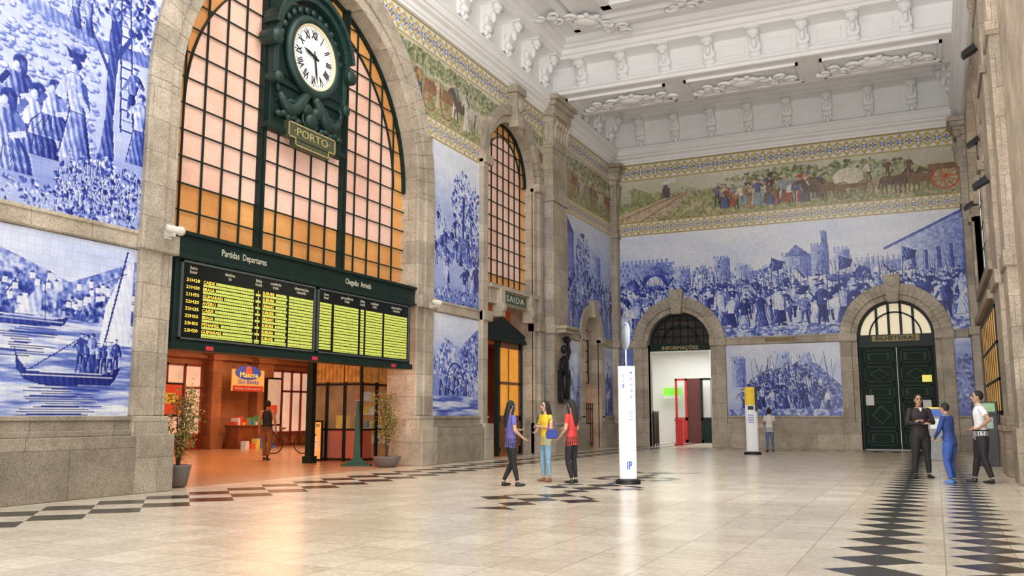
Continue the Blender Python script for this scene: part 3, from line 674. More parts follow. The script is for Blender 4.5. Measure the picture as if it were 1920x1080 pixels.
for u0,w,sd in ((.75,.9,91),(-12.9,.85,92)):
    c=Cv(w,2.96,.03,1,sd);bg(c,.2,.6,sd,.6);foliage(c,w/2,1.2,w/2,1.1,80,(.3,.7,.8),.1);panel(c,"tile_mural",'y',YF-.02,u0,1.34,"narrow blue and white tile panel beside the doorway")
SKY=(.60,.57,.45);GR=(.19,.23,.095);GR2=(.34,.35,.19);BRN=(.22,.125,.065)
CC=[(.42,.08,.05),(.55,.45,.28),(.11,.12,.23),(.66,.60,.50),(.17,.11,.07),(.38,.22,.10),(.25,.31,.35),(.08,.07,.06)]
def frieze(w,h,res,seed,kind):
    r=random.Random(seed);c=Cv(w,h,res,3,seed,1.2);bg(c,SKY,(.40,.38,.24),seed,.45,3)
    x=0
    while x<w:
        L=r.uniform(1,2.5);c.poly([(x-.5,h*.45),(x+L*.4,h*(.6+.25*r.random())),(x+L+.4,h*.45)],r.choice((GR2,(.40,.40,.27),(.34,.32,.21))),.1,.9,fold=0);x+=L*.7
    foliage(c,w*.5,h*.55,w*.5,.16,int(40*w),(GR2,GR,(.36,.33,.18)),.07)
    g=int(h*.5/res);n=c.n[:g][...,None]
    t=np.clip(.5+2.2*n,0,1);c.img[:g]=(np.array(GR)*t*1.2+np.array((.46,.39,.23))*(1-t))*(1+1.0*c.n2[:g][...,None])
    if kind=='far':
        c.poly([(0,h*.15),(3.4,h*.62),(3.8,h*.62),(2.2,0),(0,0)],(.52,.40,.28),.1,.6)
        c.line(.2,.1,3.3,h*.6,.05,(.25,.17,.12));c.line(1.3,0,3.5,h*.6,.05,(.25,.17,.12));c.rect(.4,.9,h*.45,h*.9,(.6,.58,.52),a=.4)
        c.rect(2.35,2.7,h*.52,h*.75,(.12,.1,.1));c.ell(2.5,h*.78,.12,.1,(.15,.13,.12));c.ell(2.7,h*.9,.4,.1,(.65,.62,.58),.2,.1)
        foliage(c,8.8,h*.78,3.6,.3,330,(GR,GR2,(.32,.29,.15),(.12,.15,.07)),.10)
        for k in range(34): fig(c,4.8+k*.13+r.uniform(-.1,.1),h*.08+r.uniform(0,.22),r.uniform(.85,1.15),r.choice(CC),r.choice(CC),(.55,.36,.25),r.choice(CC),r=r,basket=r.random()<.2)
        for xx in (8.9,9.5,11.4,11.9,12.4,12.9): horse(c,xx,h*.1,1.0,r.choice((BRN,(.38,.29,.19),(.13,.08,.05))),-1 if xx<11 else 1,(.08,.05,.03))
        c.ell(10.2,h*.55,.6,.42,(.62,.56,.43));wheel(c,9.95,.5,.36,(.2,.12,.06));wheel(c,10.8,.5,.36,(.2,.12,.06));c.rect(9.6,10.9,.6,.78,BRN)
        for xx in (11.0,11.7,12.5): fig(c,xx,h*.42,.85,r.choice(CC),BRN,(.55,.36,.25),CC[4],False,r=r)
        wheel(c,13.8,.72,.5,(.50,.09,.05));c.rect(13.2,14.5,1.0,1.25,BRN)
    else:
        foliage(c,w*.5,h*.82,w*.5,.25,int(110*w),(GR,GR2,(.38,.34,.19),(.12,.15,.07)),.09)
        x=.5
        while x<w-.5:
            if r.random()<.35: horse(c,x+.3,h*.12,1.1,r.choice((BRN,(.38,.29,.19),(.10,.07,.05),(.50,.45,.38))),r.choice((-1,1)),(.08,.05,.03));x+=.6
            elif r.random()<.25: wheel(c,x+.3,.55,.38,(.33,.12,.06));c.rect(x,x+1.0,.7,1.1,(.24,.12,.06));x+=.8
            else: fig(c,x,h*.08+r.uniform(0,.25),r.uniform(.9,1.3),r.choice(CC),r.choice(CC),(.55,.36,.25),r.choice(CC),r=r);x+=r.uniform(.13,.28)
    for _ in range(int(w*14)): c.ell(r.uniform(0,w),r.uniform(0,h*.12),.05,.03,r.choice((GR,(.45,.38,.22),(.12,.13,.06))))
    return c
def border(w,h,res,per):
    c=Cv(w,h,res,3,5);X=c.xs[None,:];Y=c.ys[:,None]
    u=((X/per)%1-.5)*per;v=Y-h/2;yel=np.array((.58,.41,.10));blu=np.array((.11,.17,.44));wh=np.array((.72,.72,.62))
    im=np.ones((c.ny,c.nx,3))*wh
    def st(m,cl):
        m=np.broadcast_to(m,(c.ny,c.nx));im[m]=cl
    ph=2*pi*X/per;A=h*.31
    r_=np.sqrt(u*u+v*v);thv=np.arctan2(v,u)
    st(np.abs(r_-h*.30)<h*.025,blu*1.8)
    st(np.abs(v-A*np.cos(ph))<h*.085,yel);st(np.abs(v+A*np.cos(ph))<h*.085,yel)
    st(r_<h*(.13+.055*np.cos(4*thv)),blu);st(r_<h*.055,yel)
    u2=(((X/per)+.5)%1-.5)*per;r2=np.sqrt(u2*u2+v*v);th2=np.arctan2(v,u2)
    st(r2<h*(.12+.055*np.cos(4*th2+pi)),blu);st(r2<h*.05,wh)
    for sg in (-1,1):
        r4=np.sqrt(u2*u2+(v-sg*h*.36)**2);st(r4<h*.04,blu)
    st(np.abs(np.abs(v)-h*.465)<h*.035,np.array((.44,.31,.08)))
    c.img[:]=im;return c
for plane,off,u0,w,kp,tag in (('x',XM,18.0,9.45,lambda y,z:bigkeep(y,z)&skeep(y,z),'side'),('x',XM,27.45,2.95,skeep,'side'),('x',XM,31.7,6.5,None,'side'),('y',YF-.02,XL,14.5,None,'far')):
    panel(border(w,.63,.022,.60),"tile_border",plane,off,u0,9.4,"blue, ochre and white patterned tile border below the frieze","tile border",kp)
    panel(border(w,.76,.022,.68),"tile_border",plane,off,u0,11.95,"blue, ochre and white patterned tile border under the cornice","tile border",kp)
    panel(frieze(w,1.92,.022,int(u0*3)+40,tag),"tile_frieze",plane,off,u0,10.03,"multicoloured tile frieze of carriages, horses and country people","tile frieze",kp)
# ================================================================= WINDOWS
def glassmat(name,c1,c2,em):
    t=NT(name);p=t.pos();sx=t.n("ShaderNodeSeparateXYZ");t.l(p,sx.inputs[0]);cx=t.n("ShaderNodeCombineXYZ");t.l(sx.outputs[1],cx.inputs[0]);t.l(sx.outputs[2],cx.inputs[1])
    vo=t.n("ShaderNodeTexVoronoi");vo.inputs["Scale"].default_value=18;t.l(cx.outputs[0],vo.inputs["Vector"])
    n=t.noise(cx.outputs[0],.55,3,.5);c=t.ramp(n,[(.3,c4(c1)),(.7,c4(c2))]);c=t.mix(.35,c,t.ramp(vo.outputs["Distance"],[(0,(.6,.6,.6,1)),(.6,(1.1,1.1,1.1,1))]),'MULTIPLY')
    t.l(c,t.b.inputs["Base Color"]);t.l(c,t.b.inputs["Emission Color"]);t.b.inputs["Emission Strength"].default_value=em;t.b.inputs["Roughness"].default_value=.4;return t.m
M_PINKM=glassmat("pink_frosted_glass",(.54,.31,.23),(.68,.45,.36),.34)
M_ORNG=glassmat("orange_textured_glass",(.40,.165,.045),(.58,.28,.09),.36)
def archwindow(name,C,Z,Rr,zb,x,cols,rows,bw,inset,mull=(),orows=1.1):
    f=B();
    def top(y): return Z+math.sqrt(max(0,Rr*Rr-(y-C)**2))
    for y in cols: f.box(x-.02,x+.02,y-bw/2,y+bw/2,zb,top(y))
    for z in rows:
        hw=Rr if z<Z else math.sqrt(max(0,Rr*Rr-(z-Z)**2));f.box(x-.015,x+.015,C-hw,C+hw,z-bw/2,z+bw/2)
    for y,w in mull: f.box(x-.06,x+.12,y-w/2,y+w/2,zb,top(y));f.box(x+.1,x+.16,y-w/4,y+w/4,zb,top(y))
    f.band((C,Z),Rr-.06,Rr+.02,0,pi,40,'x',x-.05,x+.06);f.band((C,Z),Rr-inset-bw/2,Rr-inset+bw/2,0,pi,40,'x',x-.03,x+.03)
    fo=f.obj(name,M_GREEN,kind="structure")
    g=B();g.prism([(C-Rr,zb),(C+Rr,zb)]+arcpts((C,Z),Rr,0,pi,40),'x',x-.06,x-.05,1)
    ri=Rr-inset;g.prism([(C-ri,zb+orows),(C+ri,zb+orows)]+arcpts((C,Z),ri,0,pi,40),'x',x-.05,x-.035,0)
    g.obj("glass_pane",[M_PINKM,M_ORNG],fo);return fo
cols=[BC-BR+.57*k for k in range(1,5)]+[15.2+.61*k for k in range(1,5)]+[18.25+.6*k for k in range(1,5)]
archwindow("window_1",BC,BZ,BR,4.85,-13.36,cols,[5.4+.55*k for k in range(12)],.03,.57,((15.2,.13),(18.25,.13)),1.1)
archwindow("window_2",SC,SZ,SR,5.55,-13.2,[SC-SR+.46*k for k in range(1,8)],[6.05+.5*k for k in range(11)],.03,.46,(),.5)
# ================================================================= CLOCK
CY,CZ,CX=16.55,9.84,-13.05
ck=empty("wall_clock",(-13.1,CY,7.7),"ornate dark green clock with white roman-numeral face","clock")
def loc(b,name,m,**k): return under(b.obj(name,m,None,**k),ck)
b=B()
b.box(-13.3,CX-.08,15.2,17.9,7.75,9.9)
b.prism([(15.22,9.1),(17.88,9.1),(17.88,9.85)]+arcpts((CY,CZ),1.28,0,pi,26)+[(15.22,9.85)],'x',-13.3,CX-.05)
b.box(-13.3,CX,15.1,18.0,7.72,7.86);b.box(-13.3,CX-.02,15.15,17.95,8.86,8.98)
loc(b,"case",M_GREEN,bevel=.02)
b=B()
b.band((CY,CZ+.1),1.24,1.42,-.05,pi+.05,34,'x',-13.3,CX+.10);b.band((CY,CZ+.1),1.40,1.52,.15,pi-.15,34,'x',-13.3,CX+.2)
for sg in (-1,1):
    b.lathe([(.05,-.25),(.19,-.25),(.19,.16),(.10,.22)],(CX,CY+sg*1.42,CZ-.02),16,0,'x')
    b.box(-13.3,CX+.03,CY+sg*1.30-.08,CY+sg*1.30+.08,8.9,9.8);b.lathe([(.04,-.2),(.14,-.2),(.14,.12),(.05,.17)],(CX,CY+sg*1.28,8.92),14,0,'x')
for k in range(5): b.ell((CX,CY+(k-2)*.27,11.42+.10*(2-abs(k-2))),(.12,.14,.16),8,6)
for k in range(13):
    a=.2+k*(pi-.4)/12;b.ell((CX,CY+1.13*math.cos(a),CZ+1.13*math.sin(a)),(.05,.09,.09),8,6)
loc(b,"hood",M_GREEN2,bevel=.01)
b=B();b.lathe([(.78,-.05),(.98,-.05),(1.02,.02),(.98,.10),(.88,.13),(.81,.10),(.78,.02)],(CX,CY,CZ),48,0,'x',cap=False);loc(b,"clock_rim",M_GREEN2)
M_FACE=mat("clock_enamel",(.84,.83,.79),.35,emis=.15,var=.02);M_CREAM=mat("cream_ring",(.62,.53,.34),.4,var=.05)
b=B();b.lathe([(.0,.0),(.80,.0),(.80,.05),(.0,.05)],(CX,CY,CZ),48,0,'x',False,cap=False);loc(b,"clock_face",M_FACE)
b=B();b.lathe([(.74,.045),(.74,.07),(.80,.10),(.80,.05)],(CX,CY,CZ),48,0,'x',False,cap=False);loc(b,"face_ring",M_CREAM)
for i,nm in enumerate(["XII","I","II","III","IIII","V","VI","VII","VIII","IX","X","XI"]):
    a=2*pi*i/12
    under(text(nm,(CX+.058,CY+.545*math.sin(a),CZ+.545*math.cos(a)),M_BLACK,None,.225,None,EL,.003,"numeral",extra=Matrix.Rotation(-a,4,'Z')@Matrix.Diagonal((.78,1.15,1,1)),offset=.007),ck)
mm_=[]
for big in (0,1):
    b=B();w=.012 if big else .006
    b.box(-.003,.004,-w,w,.655,.715 if big else .70);mm_.append(b.mesh("minute_mark",M_BLACK))
for k in range(60):
    o=mk("minute_mark",mm_[1 if k%5==0 else 0],ck);a=2*pi*k/60
    o.location=(CX+.056+13.1,0,CZ-7.7);o.rotation_euler=(-a,0,0)
def hand(name,a,L,w):
    b=B();d=Vector((0,math.sin(a),math.cos(a)));n=Vector((0,math.cos(a),-math.sin(a)));c0=Vector((CX+.085,CY,CZ))
    q=[c0-d*.15+n*w*.6,c0+d*L*.6+n*w,c0+d*L,c0+d*L*.6-n*w,c0-d*.15-n*w*.6];b.add(q+[v+Vector((.012,0,0)) for v in q],[(0,1,2,3,4),(9,8,7,6,5)]+[(i,(i+1)%5,5+(i+1)%5,5+i) for i in range(5)])
    loc(b,name,M_BLACK)
hand("hour_hand",2*pi*(9.47/12),.44,.045);hand("minute_hand",2*pi*28.3/60,.64,.030)
b=B();b.lathe([(0,.07),(.05,.07),(.05,.11),(0,.11)],(CX,CY,CZ),16,0,'x',cap=False);loc(b,"hub",M_BLACK)
b=B()
for sg in (-1,1):
    pts=[(CX+.0,CY+sg*(1.15-.105*q),8.62-.30*math.sin(q*.42)) for q in range(11)]
    b.tube(pts,[.05+.12*math.sin(pi*(q+.6)/12) for q in range(11)],10);b.ell((CX+.02,CY+sg*.2,8.5),(.13,.2,.15),12,8)
    b.tube([(CX,CY+sg*1.15,8.62),(CX,CY+sg*1.22,8.82),(CX,CY+sg*1.1,8.92)],[.06,.05,.02],8);b.ell((CX+.05,CY+sg*.7,8.5),(.06,.22,.06),8,6)
    for k in range(5): b.ell((CX,CY+sg*(.45+.17*k),8.12+.05*(k%2)),(.07,.12,.08),8,6)
b.ell((CX+.02,CY,8.28),(.12,.22,.2),12,8);b.tube([(CX,CY+.3*math.cos(a*.5),8.28+.22*math.sin(a*.5)) for a in range(13)],.04,8)
loc(b,"dolphin_relief",M_GREEN2)
b=B();b.box(CX-.1,CX+.05,15.7,17.5,7.66,8.06);b.box(CX-.1,CX+.05,15.95,17.25,7.50,7.68);loc(b,"nameplate",mat("nameplate_olive",(.055,.06,.03),.5))
b=B()
y0,y1,z0,z1=15.72,17.48,7.68,8.04
for a in ((y0,y1,z1-.025,z1),(y0,y0+.025,z0,z1),(y1-.025,y1,z0,z1),(y0,15.97,z0,z0+.025),(17.23,y1,z0,z0+.025),(15.97,15.99,7.52,z0),(17.21,17.23,7.52,z0),(15.97,17.23,7.52,7.545)): b.box(CX+.045,CX+.065,*a)
loc(b,"nameplate_border",M_GOLD)
under(text("·PORTO·",(CX+.055,16.6,7.85),M_GOLD,None,.27,1.35,ext=.004),ck)
for z,a_,q in ((9.5,"E","E"),(9.2,"F","L"),(8.5,"S","E")):
    for yy,s_ in ((15.36,a_),(17.74,q)): under(text(s_,(CX-.04,yy,z),M_GREEN2,None,.3),ck)
# ================================================================= DEPARTURE BOARD
M_SCR=mat("board_black_glass",(.006,.008,.007),.2,var=.1,spec=.3)
M_YG=mat("lit_yellow_green_flap",(.38,.42,.08),.5,emis=.52,ecol=(.70,.76,.13),var=.2,scale=9)
M_YEL=mat("lit_yellow_letter",(.8,.6,.1),.5,emis=.8,ecol=(1,.62,.05))
M_LTX=mat("pale_lettering",(.58,.55,.42),.5,var=.03)
bd=empty("departure_board",(-12.9,16.6,2.6),"long dark green departures board with lit yellow rows","departure board")
def PB(o): return under(o,bd)
b=B();b.box(-13.1,-12.80,12.4,20.8,2.62,4.36);b.box(-13.15,-12.74,12.38,20.85,2.58,2.72);b.box(-13.1,-12.72,12.38,20.85,4.30,4.38)
PB(b.obj("board_case",M_GREEN,bevel=.01))
b=B();b.box(-13.3,-12.92,12.36,21.24,4.38,4.86);b.box(-13.3,-12.86,12.36,21.24,4.80,4.88);b.box(-13.3,-12.86,12.36,21.24,4.38,4.42);PB(b.obj("header_beam",M_GREEN,bevel=.01))
XB=-12.79
for y0,y1 in ((12.55,16.55),(16.72,20.65)):
    b=B();b.box(XB-.005,XB+.01,y0,y1,2.80,4.26);PB(b.obj("display_screen",M_SCR))
    b=B();
    for a in ((y0-.04,y1+.04,4.24,4.28),(y0-.04,y1+.04,2.78,2.81),(y0-.04,y0,2.78,4.28),(y1,y1+.04,2.78,4.28)): b.box(XB,XB+.04,*a)
    PB(b.obj("screen_frame",mat("grey_frame",(.12,.14,.14),.35,.5)))
XT=XB+.012
cells=B()
times=["21H20","21H30","21H55","22H20","22H35","22H55","23H05","23H20"]
dest=["CAIDE","BRAGA","GUIMARAES","AVEIRO","CAIDE","BRAGA","PENAFIEL","GUIMARAES"]
def cellrow(y0,y1,z0,z1,cw=.05):
    y=y0
    while y+cw*.7<=y1: cells.box(XT,XT+.006,y,y+cw*.76,z0,z1);y+=cw
for pi_,(y0,cl) in enumerate(((12.62,((.0,.42),(.48,1.92),(1.98,2.14),(2.20,3.0),(3.06,3.90))),(16.78,((.0,.48),(.55,1.58),(1.64,1.80),(1.87,2.64),(2.71,3.84))))):
    hd=["hora\nhour","destino\nto","linha\ntrack","comboio\ntrain","observações\nremarks"] if pi_==0 else ["hora\nhour","procedência\nfrom","linha\ntrack","comboio\ntrain","observações\nremarks"]
    for (a,c_),h in zip(cl,hd): PB(text(h,(XT,y0+(a+c_)/2,4.12),M_LTX,None,.10,ext=.002,name="column_heading",line=.8))
    for r in range(8):
        zt=3.96-r*.138
        for ci,(a,c_) in enumerate(cl):
            if ci==0:
                PB(text(times[r],(XT,y0+(a+c_)/2,zt-.04),M_YEL,None,.088,.34,ext=.002,name="time_text")) if (pi_==0) else cellrow(y0+a,y0+c_,zt-.062,zt-.008)
            elif ci==1 and pi_==0:
                w=.060*len(dest[r]);PB(text(dest[r],(XT,y0+a+w/2,zt-.04),M_YEL,None,.088,w,ext=.002,name="destination_text"));cellrow(y0+a+w+.04,y0+c_,zt-.062,zt-.008)
            elif ci==2 and pi_==0: PB(text(str(R.choice((1,2,3,5,6))),(XT,y0+(a+c_)/2,zt-.04),M_YEL,None,.088,ext=.002,name="track_text"))
            elif ci==3 and pi_==0: PB(text(R.choice(("URBANO","SUBURB")),(XT,y0+a+.18,zt-.04),M_YEL,None,.088,.36,ext=.002,name="train_text"));cellrow(y0+a+.42,y0+c_,zt-.062,zt-.008)
            else: cellrow(y0+a,y0+c_,zt-.062,zt-.008)
            cellrow(y0+a,y0+c_,zt-.125,zt-.078) if (ci>0 or pi_) else None
    for (a,c_) in cl[1:]: cellrow(y0+a,y0+c_,2.84,2.86)
cb=cells.obj("flap_cells",M_YG);PB(cb);cb["kind"]="stuff"
PB(text("Partidas  Departures",(-12.915,14.38,4.61),M_LTX,None,.20,1.35,ext=.003));PB(text("Chegadas  Arrivals",(-12.915,18.5,4.61),M_LTX,None,.20,1.1,ext=.003))
b=B();b.box(-.015,.015,-.1,.1,-.04,.04);rl=b.mesh("red_label",mat("red_label_paint",(.5,.03,.05),.5))
for y in (13.3,16.6,19.9): o=mk("red_label",rl,bd);o.location=(-12.745+12.9,y-16.6,.04)
# ================================================================= EXIT doorway
b=B();b.box(-13.3,-12.78,SC-SR,SC+SR,4.95,5.55);b.box(-13.3,-12.66,SC-SR-.1,SC+SR+.1,5.45,5.6)
for sg in (-1,1): b.lathe([(.04,-.12),(.2,-.12),(.2,.12),(.04,.12)],(-12.72,SC+sg*1.2,4.86),14,0,'y');b.box(-12.95,-12.6,SC+sg*1.2-.14,SC+sg*1.2+.14,4.55,5.5)
b.obj("trim_17",M_STONE,kind="structure",bevel=.015)
sg_=empty("exit_sign",(-12.76,SC,5.2),"stone panel sign with green exit lettering above the doorway","sign")
b=B();b.box(-12.78,-12.74,SC-.95,SC+.95,5.02,5.42);under(b.obj("sign_panel",mat("green_sign",(.05,.09,.07),.5)),sg_)
b=B()
for a in ((SC-.97,SC+.97,5.40,5.43),(SC-.97,SC+.97,5.01,5.04),(SC-.97,SC-.94,5.01,5.43),(SC+.94,SC+.97,5.01,5.43)): b.box(-12.76,-12.72,*a)
under(b.obj("sign_edge",M_GOLD),sg_)
under(text("SAIDA",(-12.735,SC,5.22),M_LTX,None,.30,1.4,ext=.004,space=1.2),sg_)
d=empty("door_1",(-13.4,SC,0),None,None);d["kind"]="structure"
b=B();b.prism([(SC-SR,3.95),(SC+SR,3.95),(SC+SR,4.15),(SC,4.7),(SC-SR,4.15)],'x',-13.45,-13.2);b.box(-13.5,-13.15,SC-SR,SC+SR,3.85,3.98)
for yy in (SC-SR+.06,SC-.1,SC+SR-.06): b.box(-13.45,-13.3,yy-.06,yy+.06,0,3.9)
under(b.obj("door_frame",M_GREEN,bevel=.01),d)
M_WOOD=mat("varnished_wood",(.20,.07,.025),.4,var=.3,scale=3)
M_AMB=mat("amber_door_glass",(.70,.30,.03),.3,emis=.4,ecol=(.95,.38,.03),var=.3,scale=3)
b=B()
y0,y1=SC-.05,SC+SR-.1
for a in ((y0,y0+.16,.1,3.85),(y1-.16,y1,.1,3.85),(y0,y1,3.65,3.85),(y0,y1,1.15,1.35),(y0,y1,.1,.3),(y0,y1,2.4,2.5),(y0+.8,y0+.85,1.2,3.7)): b.box(-13.42,-13.34,*a)
b.box(-13.40,-13.36,y0+.1,y1-.1,.3,1.2);under(b.obj("door_leaf",M_WOOD,bevel=.01),d)
b=B();b.box(-13.39,-13.37,y0+.1,y1-.1,1.3,3.7);under(b.obj("door_glass",M_AMB),d)
gt=empty("door_2",(-13.3,DC,0),None,None);gt["kind"]="structure"
b=B()
for k in range(9): yy=DC-DR+.1+k*.22;b.tube([(-13.2,yy,.05),(-13.2,yy,1.75)],.02,6);b.ell((-13.2,yy,1.8),(.03,.03,.08),6,5)
for z in (.15,1.0,1.6): b.box(-13.22,-13.18,DC-DR,DC+DR,z,z+.05)
under(b.obj("iron_gate",M_BLACK),gt)
b=B()
for k in range(5): yy=DC-DR+k*.475;b.box(-13.4,-13.35,yy-.025,yy+.025,2.7,DZ+math.sqrt(max(0,DR*DR-(yy-DC)**2)))
for k in range(6): b.box(-13.4,-13.35,DC-DR,DC+DR,2.7+k*.45,2.74+k*.45)
under(b.obj("door_grille",M_GREEN),gt)
b=B();b.prism([(DC-DR,2.7),(DC+DR,2.7)]+arcpts((DC,DZ),DR,0,pi,16),'x',-13.43,-13.41);under(b.obj("door_glass",mat("dim_amber",(.45,.25,.12),.4,emis=.2,var=.3)),gt)
# ================================================================= FAR DOORS
def lunette(name,cx,r,zs,glass,upright):
    f=B();f.band((cx,zs),r-.1,r,0,pi,28,'y',38.78,38.92)
    f.box(cx-r,cx+r,38.76,38.92,zs-.28,zs+.06)
    if upright:
        f.band((cx,zs),r*.68-.03,r*.68+.03,0,pi,20,'y',38.8,38.9)
        for k in (-.75,-.25,.25,.75): f.box(cx+k*.9-.05,cx+k*.9+.05,38.8,38.88,zs,zs+math.sqrt(max(0,r**2-(k*.9)**2)))
    else:
        f.band((cx,zs),r*.6-.03,r*.6+.03,0,pi,20,'y',38.8,38.9)
        for k in range(-3,4): f.box(cx+k*.34-.02,cx+k*.34+.02,38.8,38.88,zs,zs+math.sqrt(max(0,r*r-(k*.34)**2)))
        for k in range(1,4): hw=math.sqrt(r*r-(k*.36)**2);f.box(cx-hw,cx+hw,38.8,38.88,zs+k*.36-.02,zs+k*.36+.02)
    fo=f.obj(name,M_GREEN,kind="structure")
    g=B();g.prism(arcpts((cx,zs),r,0,pi,28),'y',38.92,38.94);g.obj("glass_pane",glass,fo);return fo
lunette("window_3",FA[0],FA[1],FA[2],mat("dark_lunette_glass",(.06,.045,.04),.5,var=.4,scale=2,spec=.2),False)
lunette("window_5",FB[0],FB[1],FB[2],mat("cream_lunette_glass",(.62,.54,.36),.4,emis=.45,ecol=(1,.86,.58),var=.1),True)
for (cx,w,t_,z) in ((FA[0],2.7,"INFORMAÇÕES",4.28),(FB[0],1.75,"BILHETEIRAS",4.40)):
    s_=empty("door_sign",(cx,38.7,z),"narrow sign with gold lettering over the arched doorway" if w>2 else "small olive gold sign with dark lettering over the door","sign")
    b=B();b.box(cx-w/2,cx+w/2,38.7,38.75,z-.12,z+.12);under(b.obj("sign_board",M_GREEN if w>2.2 else mat("olive_gold",(.34,.28,.10),.6),bevel=.01),s_)
    under(text(t_,(cx,38.69,z),M_GOLD if w>2.2 else M_BLACK,None,.22,w*.6 if w>2.2 else w*.85,E=EF,ext=.004,offset=.006),s_)
d=empty("door_3",(FB[0],38.85,0),None,None);d["kind"]="structure"
cx,r=FB[0],FB[1]
b=B();b.box(cx-r,cx+r,38.78,38.95,4.05,4.25);b.box(cx-r,cx-r+.08,38.78,38.95,0,4.1);b.box(cx+r-.08,cx+r,38.78,38.95,0,4.1);under(b.obj("door_frame",M_GREEN,bevel=.01),d)
M_DGL=mat("door_green_leaf",(.003,.014,.008),.5,spec=.15,var=.1);M_DGH=mat("door_green_moulding",(.010,.036,.022),.5,spec=.25,var=.1)
for sg in (-1,1):
    b=B();x0,x1=(cx-r+.08,cx-.01) if sg<0 else (cx+.01,cx+r-.08)
    b.box(x0,x1,38.82,38.90,.02,4.05)
    for (z0,z1,dm) in ((.15,.75,0),(.85,1.9,1),(2.0,2.55,0),(2.65,3.3,1),(3.4,3.95,0)):
        a0,a1=x0+.12,x1-.12
        for q in ((a0,a1,z0,z0+.06),(a0,a1,z1-.06,z1),(a0,a0+.06,z0,z1),(a1-.06,a1,z0,z1)): b.box(q[0],q[1],38.77,38.83,q[2],q[3],1)
        xm,zm=(a0+a1)/2,(z0+z1)/2;hw,hh=(a1-a0)*.36,(z1-z0)*.40
        P=[(xm-hw,zm),(xm,zm-hh),(xm+hw,zm),(xm,zm+hh)] if dm else [(a0+.12,z0+.12),(a1-.12,z0+.12),(a1-.12,z1-.12),(a0+.12,z1-.12)]
        b.prism(P,'y',38.77,38.83,1);P2=[(xm+(p[0]-xm)*.7,zm+(p[1]-zm)*.7) for p in P];b.prism(P2,'y',38.745,38.79,0)
    under(b.obj("door_leaf",[M_DGL,M_DGH],bevel=.008),d)
M_PAPER=mat("paper",(.72,.72,.68),.6,var=.02)
for x,z in ((-2.35,1.95),(-.28,1.75)):
    b=B();b.box(x-.15,x+.15,38.72,38.74,z-.20,z+.20);b.obj("notice",M_PAPER,label="white paper notice taped to the green door",cat="notice")
b=B();b.box(-.40,-.06,38.68,38.73,2.65,2.92);b.obj("notice",mat("yellow_notice_glow",(.85,.75,.15),.5,emis=.5),label="small lit yellow notice on the green door",cat="notice")
b=B();b.box(-14.0,-6.5,45.8,46,0,5);b.box(-6.7,-6.5,39.1,46,0,5);b.box(-14.0,-13.8,39.1,46,0,5);b.box(-14,-6.5,39.1,46,4.6,4.8)
b.box(-9.7,-9.3,43.2,43.6,0,4.6)
b.obj("wall_office",mat("office_white",(.82,.82,.80),.7,var=.02),kind="structure")
sh=empty("office_door",(-10.9,44.9,0),"red and green glazed double door in the white office","door")
for a,c_,mi in ((-11.9,-11.3,mat("red_paint",(.45,.03,.03),.4)),(-10.6,-10.0,M_GREEN)):
    b=B()
    for q in ((a,a+.1,0,3.2),(c_-.1,c_,0,3.2),(a,c_,3.1,3.2),(a,c_,1.1,1.25),(a,c_,0,.15)): b.box(q[0],q[1],44.85,44.95,q[2],q[3])
    b.box(a,c_,44.88,44.92,.1,1.15);under(b.obj("door_leaf",mi),sh)
b=B();b.box(-11.3,-10.6,44.95,45.0,0,3.2);under(b.obj("door_glass",mat("dark_pane",(.12,.04,.04),.2)),sh)
b=B();b.box(-12.6,-11.7,45.2,45.3,2.2,2.75);b.box(-12.6,-11.7,45.18,45.2,2.2,2.35,1);b.obj("wall_sign",[mat("bright_green",(.2,.65,.05),.4,emis=.5),M_PAPER],label="bright green lit sign on the office wall",cat="sign")
b=B();b.box(-10.95,-10.6,41.2,41.35,0,1.2);b.box(-10.98,-10.57,41.18,41.37,1.1,1.2);b.box(-11.0,-10.55,41.1,41.45,0,.06)
b.obj("sign_stand",mat("red_plastic",(.65,.04,.04),.4),label="narrow red upright sign stand on the office floor",cat="sign stand",bevel=.01)
b=B();b.box(-9.2,-8.2,42,42.6,0,1.05);b.box(-9.25,-8.15,41.95,42.65,1.05,1.12,1);b.box(-9.1,-8.3,42.05,42.5,1.12,1.5,2)
b.obj("service_counter",[M_WOOD,M_STONE,mat("glass_blue",(.45,.6,.6),.1)],label="wooden service counter with glass top in the office",cat="counter",bevel=.01)
b=B()
for k in range(3):b.tube([(-11.32,38.95+.35*k,.0),(-11.32,38.95+.35*k,1.55)],.03,6)
b.box(-11.34,-11.3,38.9,39.7,.1,1.5);b.obj("gate_panel",M_BLACK,label="black iron gate leaf folded open in the doorway",cat="gate")
# ================================================================= CONCOURSE
b=B();b.box(-27.4,-27.0,-8,48,0,5.6);b.box(-27.2,-13.8,47.6,48,0,5.6)
for y,w in ((8,.5),(13,.5),(18,.5),(23,.5),(28.2,.27),(31.15,.5),(35.5,.5),(40,.5)):
    b.box(-27.0,-26.5,y-w,y+w,0,5.2);b.box(-27.0,-26.4,y-w-.08,y+w+.08,3.6,3.8);b.box(-27.0,-26.4,y-w-.08,y+w+.08,0,.5)
b.box(-27,-26.75,-8,48,3.65,3.78)
b.obj("wall_concourse",M_REDST,kind="structure")
b=B();b.box(-27.4,-13.8,-8,48,5.3,5.6)
for k in range(8): b.box(-27,-13.8,8+k*4.6,8.3+k*4.6,4.9,5.3)
b.obj("ceiling_concourse",mat("concourse_ceiling",(.6,.38,.27),.8),kind="structure")
cls=[mat("pack_%d"%i,c_,.4,emis=.2) for i,c_ in enumerate(((.6,.08,.04),(.08,.18,.45),(.65,.5,.08),(.6,.6,.55),(.12,.35,.12)))]
M_LIT=mat("lit_shop_glass",(.70,.50,.36),.3,emis=.45,ecol=(1,.72,.52),var=.5,scale=1.2)
